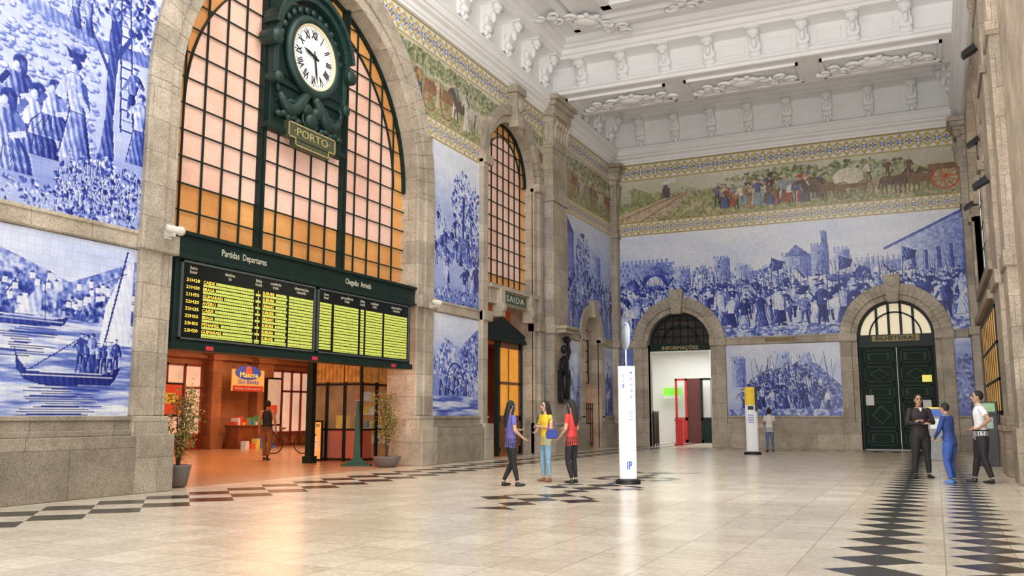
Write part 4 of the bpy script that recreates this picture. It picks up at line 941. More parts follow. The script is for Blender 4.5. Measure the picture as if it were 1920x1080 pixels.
for y0,y1 in ((24.0,27.7),(32.0,34.7)):
    sf=empty("shopfront",(-26.7,(y0+y1)/2,0),"glazed shopfront with warm lit interior on the concourse wall","shopfront")
    b=B();b.box(-26.95,-26.9,y0,y1,.6,3.3);under(b.obj("shop_glass",M_LIT),sf)
    b=B()
    n=4
    for k in range(n+1): yy=y0+(y1-y0)*k/n;b.box(-26.9,-26.82,yy-.04,yy+.04,0,3.4)
    for z in (0,.55,2.4,3.3): b.box(-26.9,-26.82,y0,y1,z,z+.09)
    under(b.obj("shop_frame",mat("red_frame",(.22,.03,.015),.4)),sf)
def castcol(x,y,lab,h=5.3,r=.19):
    b=B();b.lathe([(r*2.2,0),(r*2.2,.12),(r*1.7,.2),(r*1.7,.9),(r*2.0,1.0),(r*1.3,1.1),(r*1.6,1.3),(r*1.1,1.5),(r*1.3,1.8),(r,2.0),(r*.85,h-.9),(r*1.1,h-.8),(r*1.0,h-.7),(r*1.9,h-.2),(r*2.2,h-.1),(r*2.2,h)],(0,0,0),20)
    b.obj("iron_column",M_BLACK,None,(x,y,0),label=lab,cat="column")
castcol(-18.7,24.9,"ornate dark cast-iron column in the passage hall")
b=B();b.box(-.10,.10,-.10,.10,0,4.9);b.box(-.15,.15,-.15,.15,0,.2);b.obj("steel_post",M_GREEN,None,(-16.35,21.2,0),label="plain square dark green post beside the kiosk",cat="post",bevel=.01)
kk=empty("shop_kiosk",(-16.4,23.5,0),"glazed shop kiosk with amber slatted fascia and lit shelves","kiosk")
b=B()
KX,KY=-15.5,22.5;KY1=25.0;KX0=-17.35
for y in (KY,23.3,24.15,KY1): b.box(KX-.04,KX+.04,y-.04,y+.04,0,3.4)
for x in (KX0,-16.75,-16.1): b.box(x-.04,x+.04,KY-.04,KY+.04,0,3.4)
for z in (.02,.9,2.25,3.35): b.box(KX-.03,KX+.03,KY,KY1,z,z+.06);b.box(KX0,KX,KY-.03,KY+.03,z,z+.06)
under(b.obj("kiosk_frame",M_BLACK),kk)
b=B()
y=KY
while y<KY1-.1: b.box(KX-.02,KX+.05,y,y+.10,2.35,3.3);y+=.14
x=KX0
while x<KX-.1: b.box(x,x+.10,KY-.05,KY+.02,2.35,3.3);x+=.14
under(b.obj("slatted_fascia",mat("amber_slats",(.48,.22,.05),.5,emis=.28,var=.3)),kk)
M_GLZ=mat("clear_glass",(.5,.5,.45),.05,alpha=.12)
b=B();b.box(KX-.01,KX+.01,KY,KY1,.1,2.3);b.box(KX0,KX,KY-.01,KY+.01,.1,2.3);under(b.obj("kiosk_glass",M_GLZ),kk)
b=B();b.box(KX0,KX0+.08,KY,KY1,0,3.4);b.box(KX0,KX,KY1-.08,KY1,0,3.4);b.box(KX0,KX,KY,KY1,3.4,3.5);under(b.obj("kiosk_back",mat("kiosk_panel",(.45,.22,.07),.6,emis=.22,var=.35,scale=2)),kk)  # back panel emits by itself to give the kiosk its amber glow
b=B();
for z in (.5,.95,1.4,1.85):
    b.box(KX0+.2,KX-.3,KY1-.5,KY1-.12,z-.03,z,3);x=KX0+.25
    while x<KX-.5: w=R.uniform(.06,.14);b.box(x,x+w,KY1-.45,KY1-.2,z,z+R.uniform(.10,.28),R.randrange(5));x+=w+.03
b.box(KX0+.3,KX-.3,KY+.5,KY+1.0,0,.95,0);b.box(KX0+.5,KX0+.9,KY+.6,KY+.8,.95,1.35,2)
o=under(b.obj("stocked_shelving",cls),kk);o["kind"]="stuff"
ps=empty("poster_board",(-17.05,22.25,0),"lit advertising poster with a woman's face beside the kiosk","poster")
b=B();b.box(-17.32,-16.74,22.27,22.33,.0,1.2);under(b.obj("poster_frame",M_BLACK),ps)
b=B();b.box(-17.28,-16.78,22.26,22.27,.06,1.15);under(b.obj("poster_sheet",mat("poster_orange",(.75,.42,.12),.5,emis=.5)),ps)
b=B();b.ell((-17.1,22.262,.60),(.20,.01,.28),16,10,1);b.ell((-17.0,22.255,.52),(.15,.012,.23),16,10,0)
for xx in (-17.05,-16.94): b.ell((xx,22.245,.57),(.028,.01,.012),8,6,1)
b.ell((-17.0,22.245,.40),(.04,.01,.014),8,6,2)
under(b.obj("portrait",[mat("portrait_skin",(.8,.55,.4),.5,emis=.4),M_BLACK,mat("lip_red",(.5,.05,.05),.5)]),ps)
under(text("ORION",(-17.03,22.25,1.05),M_BLACK,None,.14,.42,E=EF,ext=.003),ps)
sg2=empty("shop_sign",(-26.1,29.6,2.7),"colourful blue and yellow shop sign hanging over the stall","sign")
b=B();b.box(-26.1,-26.05,28.55,30.5,2.35,3.25);under(b.obj("sign_board",mat("sign_amber",(.8,.50,.15),.5,emis=.3)),sg2)
b=B();b.ell((-26.04,29.5,3.12),(.03,.8,.30),20,10,0);b.ell((-26.03,29.5,3.15),(.03,.25,.25),16,10,1);b.box(-26.05,-26.03,28.6,30.45,2.35,2.58,2)
under(b.obj("sign_artwork",[mat("sign_blue",(.05,.1,.5),.5,emis=.3),mat("sign_red",(.7,.12,.05),.5,emis=.3),mat("sign_dkred",(.45,.04,.03),.5,emis=.3)]),sg2)
under(text("Mascna",(-26.0,29.5,3.02),M_YEL,None,.32,1.1,ext=.004),sg2);under(text("São Bento",(-26.0,29.5,2.74),mat("sign_blue",(0,0,0)),None,.28,1.3,ext=.004),sg2);under(text("Pasteis e pão quente",(-26.0,29.5,2.46),M_PAPER,None,.13,1.6,ext=.004),sg2)
st=empty("market_stall",(-26,29.6,0),"stall counter with stacked goods below the shop sign","stall")
b=B();b.box(-26.3,-25.6,28.55,30.6,0,.9);b.box(-26.35,-25.55,28.5,30.62,.9,.96);under(b.obj("counter",M_WOOD,bevel=.01),st)
b=B()
for k in range(13): y=28.6+k*.15;b.box(-26.2,-25.8,y,y+.11,.96,.96+R.uniform(.1,.4),R.randrange(5))
for k in range(6): y=28.6+k*.32;b.box(-25.5,-25.25,y,y+.22,0,R.uniform(.2,.5),R.randrange(5))
o=under(b.obj("goods",cls),st);o["kind"]="stuff"
for (y0,y1,z0,z1,ci,lb) in ((31.0,32.0,.9,3.0,3,"tall pale advertising panel on the concourse pillar"),(24.9,26.2,1.3,2.6,0,"red advertising panel in front of the shopfront")):
    b=B();b.box(-26.38,-26.32,y0,y1,z0,z1,0);b.box(-26.32,-26.30,y0+.08,y1-.08,z0+.08,z1-.08,1);b.box(-26.30,-26.29,y0+.2,y1-.3,z0+.5,z0+.9,2)
    b.obj("advertising_panel",[M_BLACK,cls[ci],cls[(ci+2)%5]],label=lb,cat="poster")
b=B();b.box(-15.1,-15.0,26.5,27.6,1.2,2.5);b.box(-15.0,-14.98,26.6,27.5,1.3,2.0,1);b.ell((-14.98,27.05,1.65),(.02,.25,.25),14,8,2)
b.obj("advertising_panel",[cls[0],cls[2],cls[0]],label="red and yellow snack advertisement beyond the exit door",cat="poster")
bk=empty("bicycle",(-21.0,26.0,0),"dark bicycle leaning in the passage hall","bicycle",rot=.6)
for sx_ in (-.52,.52):
    b=B();b.tube([(sx_+.33*math.cos(a*pi/12),0,.34+.33*math.sin(a*pi/12)) for a in range(25)],.018,6)
    for k in range(8): a=k*pi/8;b.tube([(sx_-.32*math.cos(a),0,.34-.32*math.sin(a)),(sx_+.32*math.cos(a),0,.34+.32*math.sin(a))],.004,4)
    b.obj("wheel",M_BLACK,bk)
b=B()
for p in ([(-.52,0,.34),(-.1,0,.3),(-.2,0,.85),(-.52,0,.34)],[(-.1,0,.3),(.38,0,.8),(-.18,0,.75)],[(.52,0,.34),(.36,0,.95)],[(.36,-.25,1.0),(.36,.25,1.0)]): b.tube(p,.018,6)
b.ell((-.22,0,.9),(.13,.07,.04),10,6);b.obj("bicycle_frame",mat("bike_frame",(.15,.05,.05),.4,.4),bk)
# ================================================================= SMALL WALL ITEMS
def camera_unit(x,y,z,lab,s=1):
    e=empty("security_camera",(x,y,z),lab,"security camera")
    b=B();b.lathe([(.02*s,-.18*s),(.07*s,-.16*s),(.07*s,.12*s),(.09*s,.12*s),(.09*s,.2*s),(.05*s,.2*s)],(.16,0,0),16,0,'y');b.box(0,.18,-.03,.03,-.13,-.06);b.box(0,.03,-.08,.08,-.17,.0)
    b.obj("camera_housing",mat("camera_white",(.60,.58,.50),.5),e);b=B();b.lathe([(.0,.19*s),(.055*s,.19*s),(.055*s,.21*s),(.0,.21*s)],(.16,0,0),14,0,'y',cap=False);b.obj("lens",M_BLACK,e)
camera_unit(XL+.2,12.05,4.75,"white security camera on the stone ledge beside the arch");camera_unit(XL+.2,21.75,4.5,"white security camera on the far stone pier")
rs=empty("wall_sculpture",(-12.5,31.0,1.8),"dark bronze relief of a standing figure on a stone pilaster","sculpture")
b=B();X=-12.36
b.tube([(X,30.95,1.9),(X,30.97,2.4),(X,30.9,2.9)],[.12,.16,.2],10);b.tube([(X,31.2,1.85),(X,31.15,2.4),(X,31.05,2.9)],[.1,.13,.18],10)
b.ell((X,30.98,3.15),(.16,.26,.42),12,8);b.tube([(X,30.75,3.4),(X+.05,30.57,3.1),(X+.08,30.75,2.85)],[.09,.08,.06],8);b.tube([(X,31.2,3.4),(X,31.45,3.7),(X,31.3,4.1)],[.09,.08,.06],8)
b.ell((X,30.95,3.78),(.12,.13,.17),12,8);b.box(X-.1,X+.1,30.6,31.4,1.8,1.95);b.ell((X,31.25,4.15),(.12,.3,.14),10,8);b.ell((X,31.4,2.7),(.08,.15,.4),10,8);b.box(X-.1,X+.05,30.55,30.72,1.9,3.0)
under(b.obj("relief_figure",M_BLACK),rs)
b=B();b.box(-12.5,-12.0,30.35,31.7,4.5,4.62);b.box(-12.5,-12.1,30.45,31.6,4.36,4.5);b.obj("stone_shelf",M_STONE,label="moulded stone shelf above the bronze relief",cat="shelf",bevel=.02)
for y,z in ((33.5,8.4),(28.1,9.1),(24.0,10.3),(23.4,6.8)):
    xo=XR-.05 if y>25 else 1.44
    e=empty("wall_floodlight",(xo,y,z),"dark angled floodlight on the stone wall","floodlight",group="wall floodlights")
    b=B();b.prism([(0,0),(-.30,-.16),(-.34,-.05),(-.05,.15)],'y',-.16,.16);b.obj("lamp_housing",M_BLACK,e);b=B();b.box(-.1,.12,-.03,.03,-.02,.05);b.obj("wall_arm",M_BLACK,e)
tm=empty("ticket_machine",(1.2,27.8,0),"ticket machine with green lit display beside the stone pilaster","ticket machine")
b=B();b.box(-.28,.28,-.3,.3,0,1.4);b.box(-.3,.3,-.33,.33,1.37,1.72);b.obj("machine_body",mat("machine_dark",(.05,.05,.06),.5),tm,bevel=.02)
b=B();b.box(-.24,.24,-.345,-.33,1.45,1.68);b.obj("lit_header",mat("green_lit",(.25,.42,.22),.4,emis=.3),tm);b=B();b.box(-.18,.18,-.32,-.30,1.0,1.3);b.obj("screen",mat("pale_screen",(.3,.38,.32),.3,emis=.2),tm)
tm2=empty("ticket_machine",(-.02,30.5,0),"slim ticket machine with blue and yellow header","ticket machine")
b=B();b.box(-.22,.22,-.2,.2,0,1.6);b.obj("machine_body",mat("machine_grey",(.30,.32,.33),.4),tm2,bevel=.02)
b=B();b.box(-.22,.22,-.215,-.2,1.32,1.6,0);b.obj("header_panel",mat("blue_panel",(.03,.12,.5),.4,emis=.2),tm2)
b=B();b.box(-.22,.22,-.222,-.2,1.55,1.60);b.obj("yellow_stripe",mat("yellow_panel",(.9,.7,.05),.4,emis=.2),tm2)
b=B();b.box(-.16,.16,-.215,-.2,.95,1.25);b.obj("screen",mat("screen_w",(.6,.65,.65),.3,emis=.3),tm2)
# ================================================================= PYLONS
M_PYL=mat("pylon_white",(.76,.77,.80),.35,var=.02,emis=.05)
M_BLU=mat("logo_blue",(.02,.08,.5),.4);M_BLU2=mat("pale_blue",(.40,.50,.68),.4);M_PG=mat("pict_grey",(.30,.31,.36),.5)
py=empty("information_pylon",(-5.64,17.5,0),"tall white curved information pylon with pictograms and round sign","information pylon",rot=.42)
prof=[(-.17,-.05),(-.12,-.09),(0,-.115),(.12,-.09),(.17,-.05),(.17,.05),(.12,.09),(0,.115),(-.12,.09),(-.17,.05)]
b=B();b.prism(prof,'z',.10,2.34);b.obj("pylon_body",M_PYL,py,bevel=.006)
b=B();b.lathe([(.25,0),(.25,.07),(.19,.10),(0,.10)],(0,0,0),24,cap=False);b.obj("base",M_BLACK,py)
def pict(p,x0,x1,y0,y1,z0,z1,m): b=B();b.box(x0,x1,y0,y1,z0,z1);b.obj("pictogram",m,p,bevel=.004)
for k,z in enumerate((2.18,2.06,1.94,1.82,1.70)): pict(py,.06,.11,-.115,-.09,z,z+.05,(M_BLU,M_PG,M_PG,M_PG,M_PG)[k])
pict(py,-.09,-.06,-.115,-.09,1.9,1.98,M_BLU);pict(py,-.09,-.06,-.115,-.09,2.1,2.18,M_PG)
for k in range(4): pict(py,.03,.11,-.115,-.09,1.42-k*.05,1.43-k*.05,M_PG)
text("i",(-.07,-.12,2.05),M_BLU,py,.12,None,E=EF,ext=.003);text("IP",(0.02,-.125,.36),M_BLU,py,.22,.10,E=EF,ext=.003,offset=.003)
b=B();b.tube([(0,0,2.34),(0,0,2.7)],.015,8);b.obj("top_pole",M_PYL,py)
M_DISC=mat("translucent_disc",(.62,.68,.74),.2,alpha=.75)
b=B();b.lathe([(0,-.012),(.25,-.012),(.25,.012),(0,.012)],(0,0,0),32,0,'x',cap=False);o=b.obj("round_sign",M_DISC,py);o.location=(0,0,2.96);o.rotation_euler=(0,0,.16)
b=B();b.lathe([(.24,-.018),(.28,-.018),(.28,.018),(.24,.018)],(0,0,0),32,0,'x',cap=False);o=b.obj("sign_rim",M_BLU2,py);o.location=(0,0,2.96);o.rotation_euler=(0,0,.16)
py2=empty("information_pylon",(-5.9,32.5,0),"white information pylon with yellow and black top panel","information pylon",rot=.2)
b=B();b.prism([(x*1.2,y) for x,y in prof],'z',.1,2.33);b.obj("pylon_body",M_PYL,py2);b=B();b.lathe([(.3,0),(.3,.07),(.2,.10),(0,.10)],(0,0,0),24,cap=False);b.obj("base",M_BLACK,py2)
b=B();b.prism([(x*1.23,y*1.08) for x,y in prof],'z',1.72,2.34);b.obj("yellow_panel",mat("yellow_top",(.80,.55,.03),.5),py2)
b=B();b.box(.13,.225,-.13,.1,1.5,2.34);b.obj("dark_panel",M_BLACK,py2);pict(py2,-.12,.08,-.13,-.10,1.55,1.68,M_BLACK)
for k in range(4): pict(py2,-.12,.08,-.125,-.10,1.35-k*.08,1.375-k*.08,M_BLU)
gs=empty("banner_stand",(-14.3,20.6,0),"green triangular banner stand on the archway floor","banner stand",rot=.4)
b=B();b.prism([(-.38,0),(.38,0),(.1,.22),(.03,1.75),(-.03,1.75),(-.1,.22)],'y',-.03,.03);b.box(-.4,.4,-.18,.18,0,.05);b.obj("stand_body",mat("stand_green",(.01,.07,.035),.4),gs,bevel=.01)
def potted(x,y,h,pr,ph,lab,seed,sp=.45):
    r=random.Random(seed);e=empty("potted_tree",(x,y,0),lab,"potted plant")
    b=B();b.lathe([(pr*.6,0),(pr*.8,.03),(pr,ph*.6),(pr*1.1,ph*.9),(pr*1.12,ph),(pr*.95,ph),(pr*.9,ph*.85),(0,ph*.85)],(0,0,0),22);b.obj("pot",mat("pot_grey",(.15,.14,.13),.6,bump=.2),e)
    t=B();f=B();tips=[]
    for k in range(9):
        a=r.uniform(0,6.28);q=r.uniform(.1,sp);z=h*r.uniform(.45,.97)
        pts=[(0,0,ph*.8),(r.uniform(-.05,.05),r.uniform(-.05,.05),h*.3),(q*.5*math.cos(a),q*.5*math.sin(a),z*.75),(q*math.cos(a),q*math.sin(a),z)]
        t.tube(pts,[.025,.02,.012,.005],6);tips.append(pts)
    for _ in range(1100):
        p=r.choice(tips);u=r.random()**.6;i=1 if u<.45 else 2;f_=r.random();p0,p1=Vector(p[i]),Vector(p[i+1]);c0=p0.lerp(p1,f_)+Vector((r.gauss(0,.085),r.gauss(0,.085),r.gauss(0,.09)))
        rot=Euler((r.uniform(-.9,.9),r.uniform(-.9,.9),r.uniform(0,6.3))).to_matrix();L=r.uniform(.05,.085)
        vs=[c0+rot@Vector(v) for v in ((0,0,0),(L*.5,L*.28,.008),(L*1.1,0,-.01),(L*.5,-L*.28,.008))];f.add(vs,[(0,1,2,3)],r.randrange(3))
    t.obj("trunk",mat("bark",(.12,.07,.04),.8),e);f.obj("foliage",[mat("leaf_a",(.12,.17,.04),.5),mat("leaf_b",(.26,.26,.06),.5),mat("leaf_c",(.45,.24,.08),.5)],e)
potted(-13.15,13.05,2.05,.22,.42,"small leafy tree in a dark grey pot beside the pier",3,.36)
potted(-13.25,20.45,2.1,.34,.28,"small leafy tree in a wide shallow stone bowl",5,.36)
# ================================================================= PEOPLE
def cm(n,c,**k): return mat(n,c,.75,var=.15,scale=8,**k)
SK=cm("skin",(.50,.30,.20));SK2=cm("skin_tan",(.42,.24,.15));HAIR=cm("black_hair",(.012,.010,.010));EYE=mat("eye_dark",(.02,.015,.015),.3);LIP=cm("lips",(.38,.12,.10))
def person(locn,rot,h,label,top,bottom,shoe,skin=SK,sleeve='s',hair='long',P=None,build=1.0,lean=0,headyaw=0,flare=0,extras=None):
    P=P or {};s=h/1.75
    b=B();hip=Vector((0,0,.93))
    RL=Matrix.Rotation(-lean,3,'X')
    def U(p): p=Vector(p);return hip+RL@(p-hip)
    tor=[(.84,.150,.105),(.92,.168,.118),(1.0,.158,.11),(1.10,.138,.098),(1.2,.150,.108),(1.31,.172,.118),(1.40,.172,.10),(1.45,.11,.075),(1.50,.055,.055)]
    if flare: tor[0]=(.80,.175,.13)
    b.tube([U((0,0,z)) for z,_,_ in tor],[(a*build,c_*build) for _,a,c_ in tor],18,1,res=.03)
    b.tube([U((0,.0,.96)),U((0,0,.86)),U((0,0,.80))],[(.16*build,.115*build),(.165*build,.115*build),(.12*build,.09*build)],16,2,res=.03)
    b.tube([U((0,0,1.43)),U((0,.012,1.56))],[.056*build,.05],12,0,res=.02)
    hc=U((0,.02,1.64));HM=RL@Matrix.Rotation(headyaw,3,'Z')
    def Hh(p): return hc+HM@Vector(p)
    b.ell(hc,(.073,.092,.112),18,14,0,HM);b.ell(Hh((0,.03,-.055)),(.052,.058,.055),14,10,0,HM);b.ell(Hh((0,.062,-.095)),(.026,.022,.02),10,8,0,HM)
    b.tube([Hh((0,.088,.025)),Hh((0,.112,-.022)),Hh((0,.088,-.032))],[.009,.016,.01],8,0,res=.008)
    for sg in (-1,1):
        b.ell(Hh((sg*.074,.0,-.005)),(.010,.02,.032),8,8,0,HM);b.ell(Hh((sg*.03,.084,.012)),(.015,.012,.008),8,6,4,HM);b.ell(Hh((sg*.031,.088,.034)),(.02,.008,.005),8,6,4,HM)
    b.ell(Hh((0,.090,-.057)),(.024,.010,.008),8,6,5,HM)
    for sg,ek,wk in ((-1,'el','wl'),(1,'er','wr')):
        sh=U((sg*.165*build,0,1.405));el=U(P.get(ek,(sg*.24,-.03,1.13)));wr=U(P.get(wk,(sg*.25,.05,.88)))
        t1=1 if sleeve!='n' else 0;t2=1 if sleeve=='l' else 0
        md=sh.lerp(el,.6)
        if sleeve=='s': b.tube([sh,md],[.060*build,.054*build],12,1,res=.02);b.tube([md,el],[.043,.038],12,0,res=.02)
        else: b.tube([sh,el],[.056*build,.044*build],12,t1,res=.02)
        b.tube([el,wr],[.042 if t2 else .038,.034 if t2 else .026],12,t2,res=.02)
        b.ell(sh,(.062*build,.06*build,.062*build),12,8,t1);b.ell(el,(.042,.042,.042),10,8,t2)
        d=(wr-el).normalized()
        if wk+'d' in P: d=(RL@Vector(P[wk+'d'])).normalized()
        sd=d.cross(Vector((0,0,1))) if abs(d.z)<.8 else Vector((0,1,0));sd=(sd-d*sd.dot(d)).normalized();nn=d.cross(sd).normalized()
        if nn.x*sg>0: nn=-nn
        b.tube([wr,wr+d*.04,wr+d*.09],[(.024,.022),(.03,.024),(.034,.018)],12,0,res=.02)
        b.tube([wr+d*.09-sd*.028,wr+d*.09+sd*.028],.013,8,0,res=.01)
        for o_,L in ((-.033,.058),(-.011,.07),(.011,.075),(.033,.066)):
            p0=wr+d*.08+sd*o_;p1=p0+d*L*.5+sd*o_*.12+nn*.006;p2=p1+d*L*.3+nn*.02;p3=p2+d*L*.2+nn*.02;b.tube([p0,p1,p2,p3],[.0095,.009,.0085,.0065],8,0,res=.01)
        p0=wr+d*.03+sd*.026;b.tube([p0,p0+d*.03+sd*.026,p0+d*.06+sd*.03+nn*.012],[.013,.011,.008],8,0,res=.01)
    for sg,kk_,ak in ((-1,'kl','al'),(1,'kr','ar')):
        hp=Vector((sg*.085,0,.88));kn=Vector(P.get(kk_,(sg*.10,.02,.48)));an=Vector(P.get(ak,(sg*.11,-.02,.09)))
        w=1+(.12 if bottom[1] else 0)
        b.tube([hp,hp.lerp(kn,.5),kn],[.098*build*w,.082*w*build,.060*w],14,2,res=.03);b.tube([kn,kn.lerp(an,.35),an+Vector((0,0,.03))],[.058*w,.058*w,.040*w*w],14,2,res=.03)
        tv=Vector((sg*.03,.17,0))
        b.tube([an,an+Vector((0,0,-.04))],[.036,.04],10,3,res=.02)
        f0=Vector((an.x,an.y,.035))-tv*.25;b.tube([f0,f0+tv*.35,f0+tv*.9,f0+tv*1.2],[(.034,.034),(.042,.036),(.045,.028),(.03,.02)],12,3,res=.02)
    me=b.mesh("person",[skin,top,bottom[0],shoe,EYE,LIP])
    src=[(tuple(v.co)) for v in me.vertices];tag=[0]*len(src)
    for p in me.polygons:
        for i in p.vertices: tag[i]=p.material_index
    tmp=bpy.data.objects.new("tmp",me);COL.objects.link(tmp)
    md=tmp.modifiers.new("r","REMESH");md.mode='VOXEL';md.voxel_size=.0078
    sm=tmp.modifiers.new("s","SMOOTH");sm.factor=.5;sm.iterations=2
    bpy.context.view_layer.update()
    m2=bpy.data.meshes.new_from_object(tmp.evaluated_get(bpy.context.evaluated_depsgraph_get()));bpy.data.objects.remove(tmp)
    kd=kdtree.KDTree(len(src))
    for i,v in enumerate(src): kd.insert(v,i)
    kd.balance();m2.materials.clear()
    for mm in (skin,top,bottom[0],shoe,EYE,LIP): m2.materials.append(mm)
    mi=[tag[kd.find(p.center)[1]] for p in m2.polygons]
    m2.polygons.foreach_set("material_index",mi);m2.polygons.foreach_set("use_smooth",[True]*len(mi));m2.transform(Matrix.Scale(s,4));m2.update()
    o=mk("person",m2,None,locn,rot,label,"person")
    hb=B()
    hb.ell(Hh((0,-.022,.022)),(.084,.094,.106),18,12,0,HM)
    if hair=='long':
        hb.tube([Hh((0,-.05,.03)),Hh((0,-.085,-.06)),U((0,-.10,1.45)),U((0,-.12,1.32)),U((0,-.12,1.2))],[(.07,.05),(.085,.05),(.09,.045),(.08,.035),(.03,.02)],14,0,res=.03)
        for sg in (-1,1): hb.tube([Hh((sg*.05,.02,.07)),Hh((sg*.078,.02,-.03)),U((sg*.085,.0,1.47)),U((sg*.09,.01,1.36))],[.022,.026,.028,.008],8,0,res=.03)
    elif hair=='bob': hb.ell(Hh((0,-.03,-.03)),(.092,.085,.10),16,10,0,HM)
    hm=hb.mesh("hair",HAIR);hm.transform(Matrix.Scale(s,4));mk("hair",hm,o)
    for nm,mt,fn in (extras or []):
        eb=B();fn(eb);em=eb.mesh(nm,mt);em.transform(Matrix.Scale(s,4));mk(nm,em,o)
    return o
def bag(x,y,z,col,lab,rot=0,strap=.45,sc=1):
    e=empty("handbag",(x,y,z),lab,"bag",rot=rot);b=B()
    b.prism([(-.12*sc,-.10*sc),(.12*sc,-.10*sc),(.14*sc,.02*sc),(.09*sc,.11*sc),(-.09*sc,.11*sc),(-.14*sc,.02*sc)],'y',-.035*sc,.035*sc);b.obj("bag_body",col,e,bevel=.02)
    b=B();b.tube([(-.08*sc,0,.10*sc),(-.05,0,strap*.7),(0,0,strap),(.05,0,strap*.7),(.08*sc,0,.10*sc)],.007,6);b.obj("strap",col,e)
JB=cm("blue_jeans",(.10,.18,.33));BLK=cm("black_cloth",(.012,.012,.016));TRB=cm("dark_trousers",(.014,.013,.014));SHB=mat("black_shoe",(.015,.013,.012),.35)
person((-7.5,15.95,0),-.75,1.63,"person with long black hair, violet patterned top and black leggings",cm("violet_top",(.13,.12,.40)),(BLK,0),SHB,P=dict(el=(-.26,.02,1.16),wl=(-.12,.2,1.15),er=(.24,.0,1.14),wr=(.2,.18,1.0),kl=(-.10,.07,.48),al=(-.14,-.10,.09),kr=(.09,.03,.48),ar=(.12,.1,.09)),flare=1,build=.95)
person((-7.35,17.35,0),2.6,1.64,"person in bright yellow top and light blue jeans",cm("yellow_top",(.62,.62,.05)),(cm("light_jeans",(.22,.37,.50)),0),cm("sandal",(.25,.12,.06)),P=dict(el=(-.25,.04,1.16),wl=(-.05,.2,1.2),er=(.25,.03,1.14),wr=(.08,.22,1.08)),flare=1,build=.95)
person((-6.7,17.15,0),1.35,1.66,"person with long black hair, red top and dark trousers",cm("red_top",(.55,.045,.035)),(BLK,0),SHB,P=dict(el=(-.26,-.02,1.14),wl=(-.24,.14,.98),er=(.25,.02,1.15),wr=(.16,.24,1.15),kl=(-.10,.04,.48),al=(-.1,-.06,.09)),flare=1,build=.95,sleeve='s')
bag(-6.98,16.78,.98,cm("blue_leather",(.03,.05,.25)),"dark blue shoulder bag hanging at the hip",rot=.5,strap=.36,sc=.9)
bag(-7.1,17.0,1.0,cm("pink_leather",(.4,.14,.10)),"small brown and pink handbag hanging at the side",rot=.3,strap=.3,sc=.7)
person((-5.72,35.1,0),.35,1.62,"person seen from behind in white blouse and cropped jeans",cm("white_blouse",(.70,.68,.67)),(JB,0),SHB,hair='bob',P=dict(el=(-.24,.06,1.14),wl=(-.1,.22,1.15),er=(.24,.06,1.14),wr=(.1,.22,1.15)),build=.97,flare=1)
bag(-6.04,35.0,.95,cm("pale_bag",(.5,.42,.38)),"pale shoulder bag at the hip",rot=.3,strap=.36,sc=.9)
person((-.34,21.7,0),-2.75,1.80,"person in dark uniform with arms crossed",cm("dark_uniform",(.022,.014,.018)),(TRB,1),SHB,SK2,'l','short',P=dict(el=(-.27,.05,1.16),wl=(.02,.21,1.20),er=(.27,.05,1.16),wr=(-.02,.19,1.14),wld=(.9,.2,.1),wrd=(-.9,.2,.1),kl=(-.12,.02,.48),al=(-.14,0,.09),kr=(.13,.02,.48),ar=(.15,0,.09)),build=1.15,headyaw=-.2,
 extras=[("red_badge",mat("badge_red",(.5,.04,.04),.5),lambda eb:eb.box(-.235,-.22,-.03,.03,1.30,1.36)),("shirt_collar",mat("collar_white",(.7,.7,.7),.6),lambda eb:eb.prism([(-.03,1.47),(.03,1.47),(0,1.36)],'y',.085,.112))])
person((.22,20.3,0),1.1,1.60,"person in loose blue work clothes facing the uniformed person",cm("blue_workwear",(.02,.05,.20)),(cm("blue_workwear2",(.035,.09,.34)),1),cm("blue_shoe",(.08,.2,.5)),SK2,'l','short',P=dict(el=(-.24,.10,1.14),wl=(-.12,.26,1.02),er=(.24,.08,1.14),wr=(.14,.24,.98),kl=(-.12,.04,.48),al=(-.14,-.05,.09),kr=(.12,.06,.48),ar=(.14,.03,.09)),lean=.08,build=1.1)
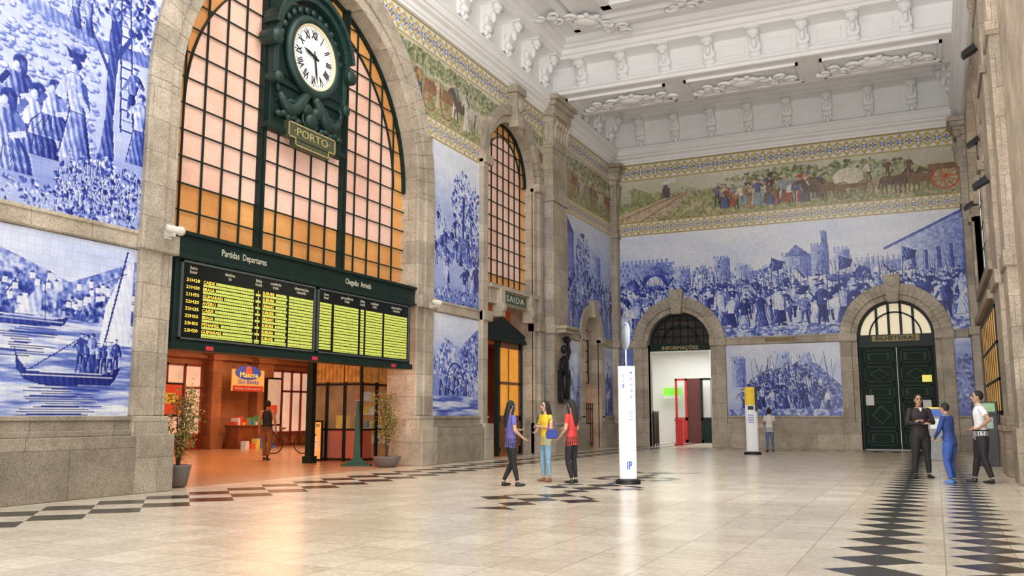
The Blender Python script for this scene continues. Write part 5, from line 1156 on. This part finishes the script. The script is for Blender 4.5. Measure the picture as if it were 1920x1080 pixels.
person((.80,20.7,0),1.75,1.84,"person in white short-sleeved shirt and black trousers, hand on hip",cm("white_shirt",(.70,.70,.72)),(TRB,1),SHB,SK2,'s','short',P=dict(el=(-.36,-.08,1.2),wl=(-.19,.06,1.05),wld=(.4,.5,-.2),er=(.33,-.10,1.18),wr=(.2,.1,1.02),wrd=(-.4,.5,-.2),kl=(-.13,.0,.48),al=(-.17,-.1,.09),kr=(.13,.06,.48),ar=(.16,.12,.09)),build=1.1,extras=[("belt",M_BLACK,lambda eb:eb.tube([(.175*math.cos(a*pi/10),.126*math.sin(a*pi/10),1.0) for a in range(21)],.014,6)),
 ("necktie",M_BLACK,lambda eb:eb.tube([(0,.082,1.47),(0,.118,1.41),(0,.135,1.31),(0,.125,1.18),(0,.115,1.08)],[(.015,.008),(.016,.008),(.022,.008),(.028,.008),(.008,.006)],8))])
person((-18.6,22.0,0),.4,1.80,"person walking away in black vest and brown trousers",BLK,(cm("brown_trousers",(.22,.10,.05)),1),SHB,SK2,'n','short',P=dict(kl=(-.1,.14,.5),al=(-.1,.12,.09),kr=(.1,-.02,.48),ar=(.1,-.22,.12)))
# ================================================================= LIGHTS
def area(name,loc_,rot,sx_,sy_,pw,col=(1,1,1),aim=None):
    l=bpy.data.lights.new(name,'AREA');l.shape='RECTANGLE';l.size=sx_;l.size_y=sy_;l.energy=pw;l.color=col
    o=bpy.data.objects.new(name,l);COL.objects.link(o);o.location=loc_;o.rotation_euler=rot
    if aim is not None: o.rotation_euler=(Vector(aim)-Vector(loc_)).to_track_quat('-Z','Y').to_euler()
    return o
area("hall_fill",(-5.6,5,14.6),(0,0,0),9,9,820,(1,.97,.93))  # unseen area source added above the view to brighten the hall
area("hall_fill",(-5.6,16,14.9),(math.radians(22),0,0),9,7,1500,(1,.97,.93))  # second added source, tilted to brighten the far wall
area("up_fill",(-3.5,-2,4.5),(0,0,0),8,4,1500,(1,.99,.97),aim=(-6.5,22,15))  # added behind the viewpoint to brighten the ceiling, no fitting there
area("up_fill",(-2.0,12,3.2),(0,0,0),1.0,1.0,620,(1,.99,.98),aim=(-5,28,15.3))  # another added fill, aimed at the far ceiling
area("up_fill",(1.2,10,9.5),(0,math.radians(118),0),3,14,400,(1,.98,.94))  # added fill at the right side, throwing light left and upward
for y in (10,17,24,31): area("warm_light",(-19.5,y,4.8),(0,0,0),3,3,300,(1,.42,.16))
area("warm_light",(-23,29,4.8),(0,0,0),2,4,230,(1,.55,.28))
area("warm_light",(-15.6,17,4.7),(0,0,0),2.5,3,150,(1,.45,.17))
area("office_light",(-10,42.5,4.5),(0,0,0),5,4,260,(1,1,.97))
w=bpy.data.worlds.new("world");S.world=w;w.use_nodes=True;w.node_tree.nodes["Background"].inputs[0].default_value=(.97,.97,1,1);w.node_tree.nodes["Background"].inputs[1].default_value=.58
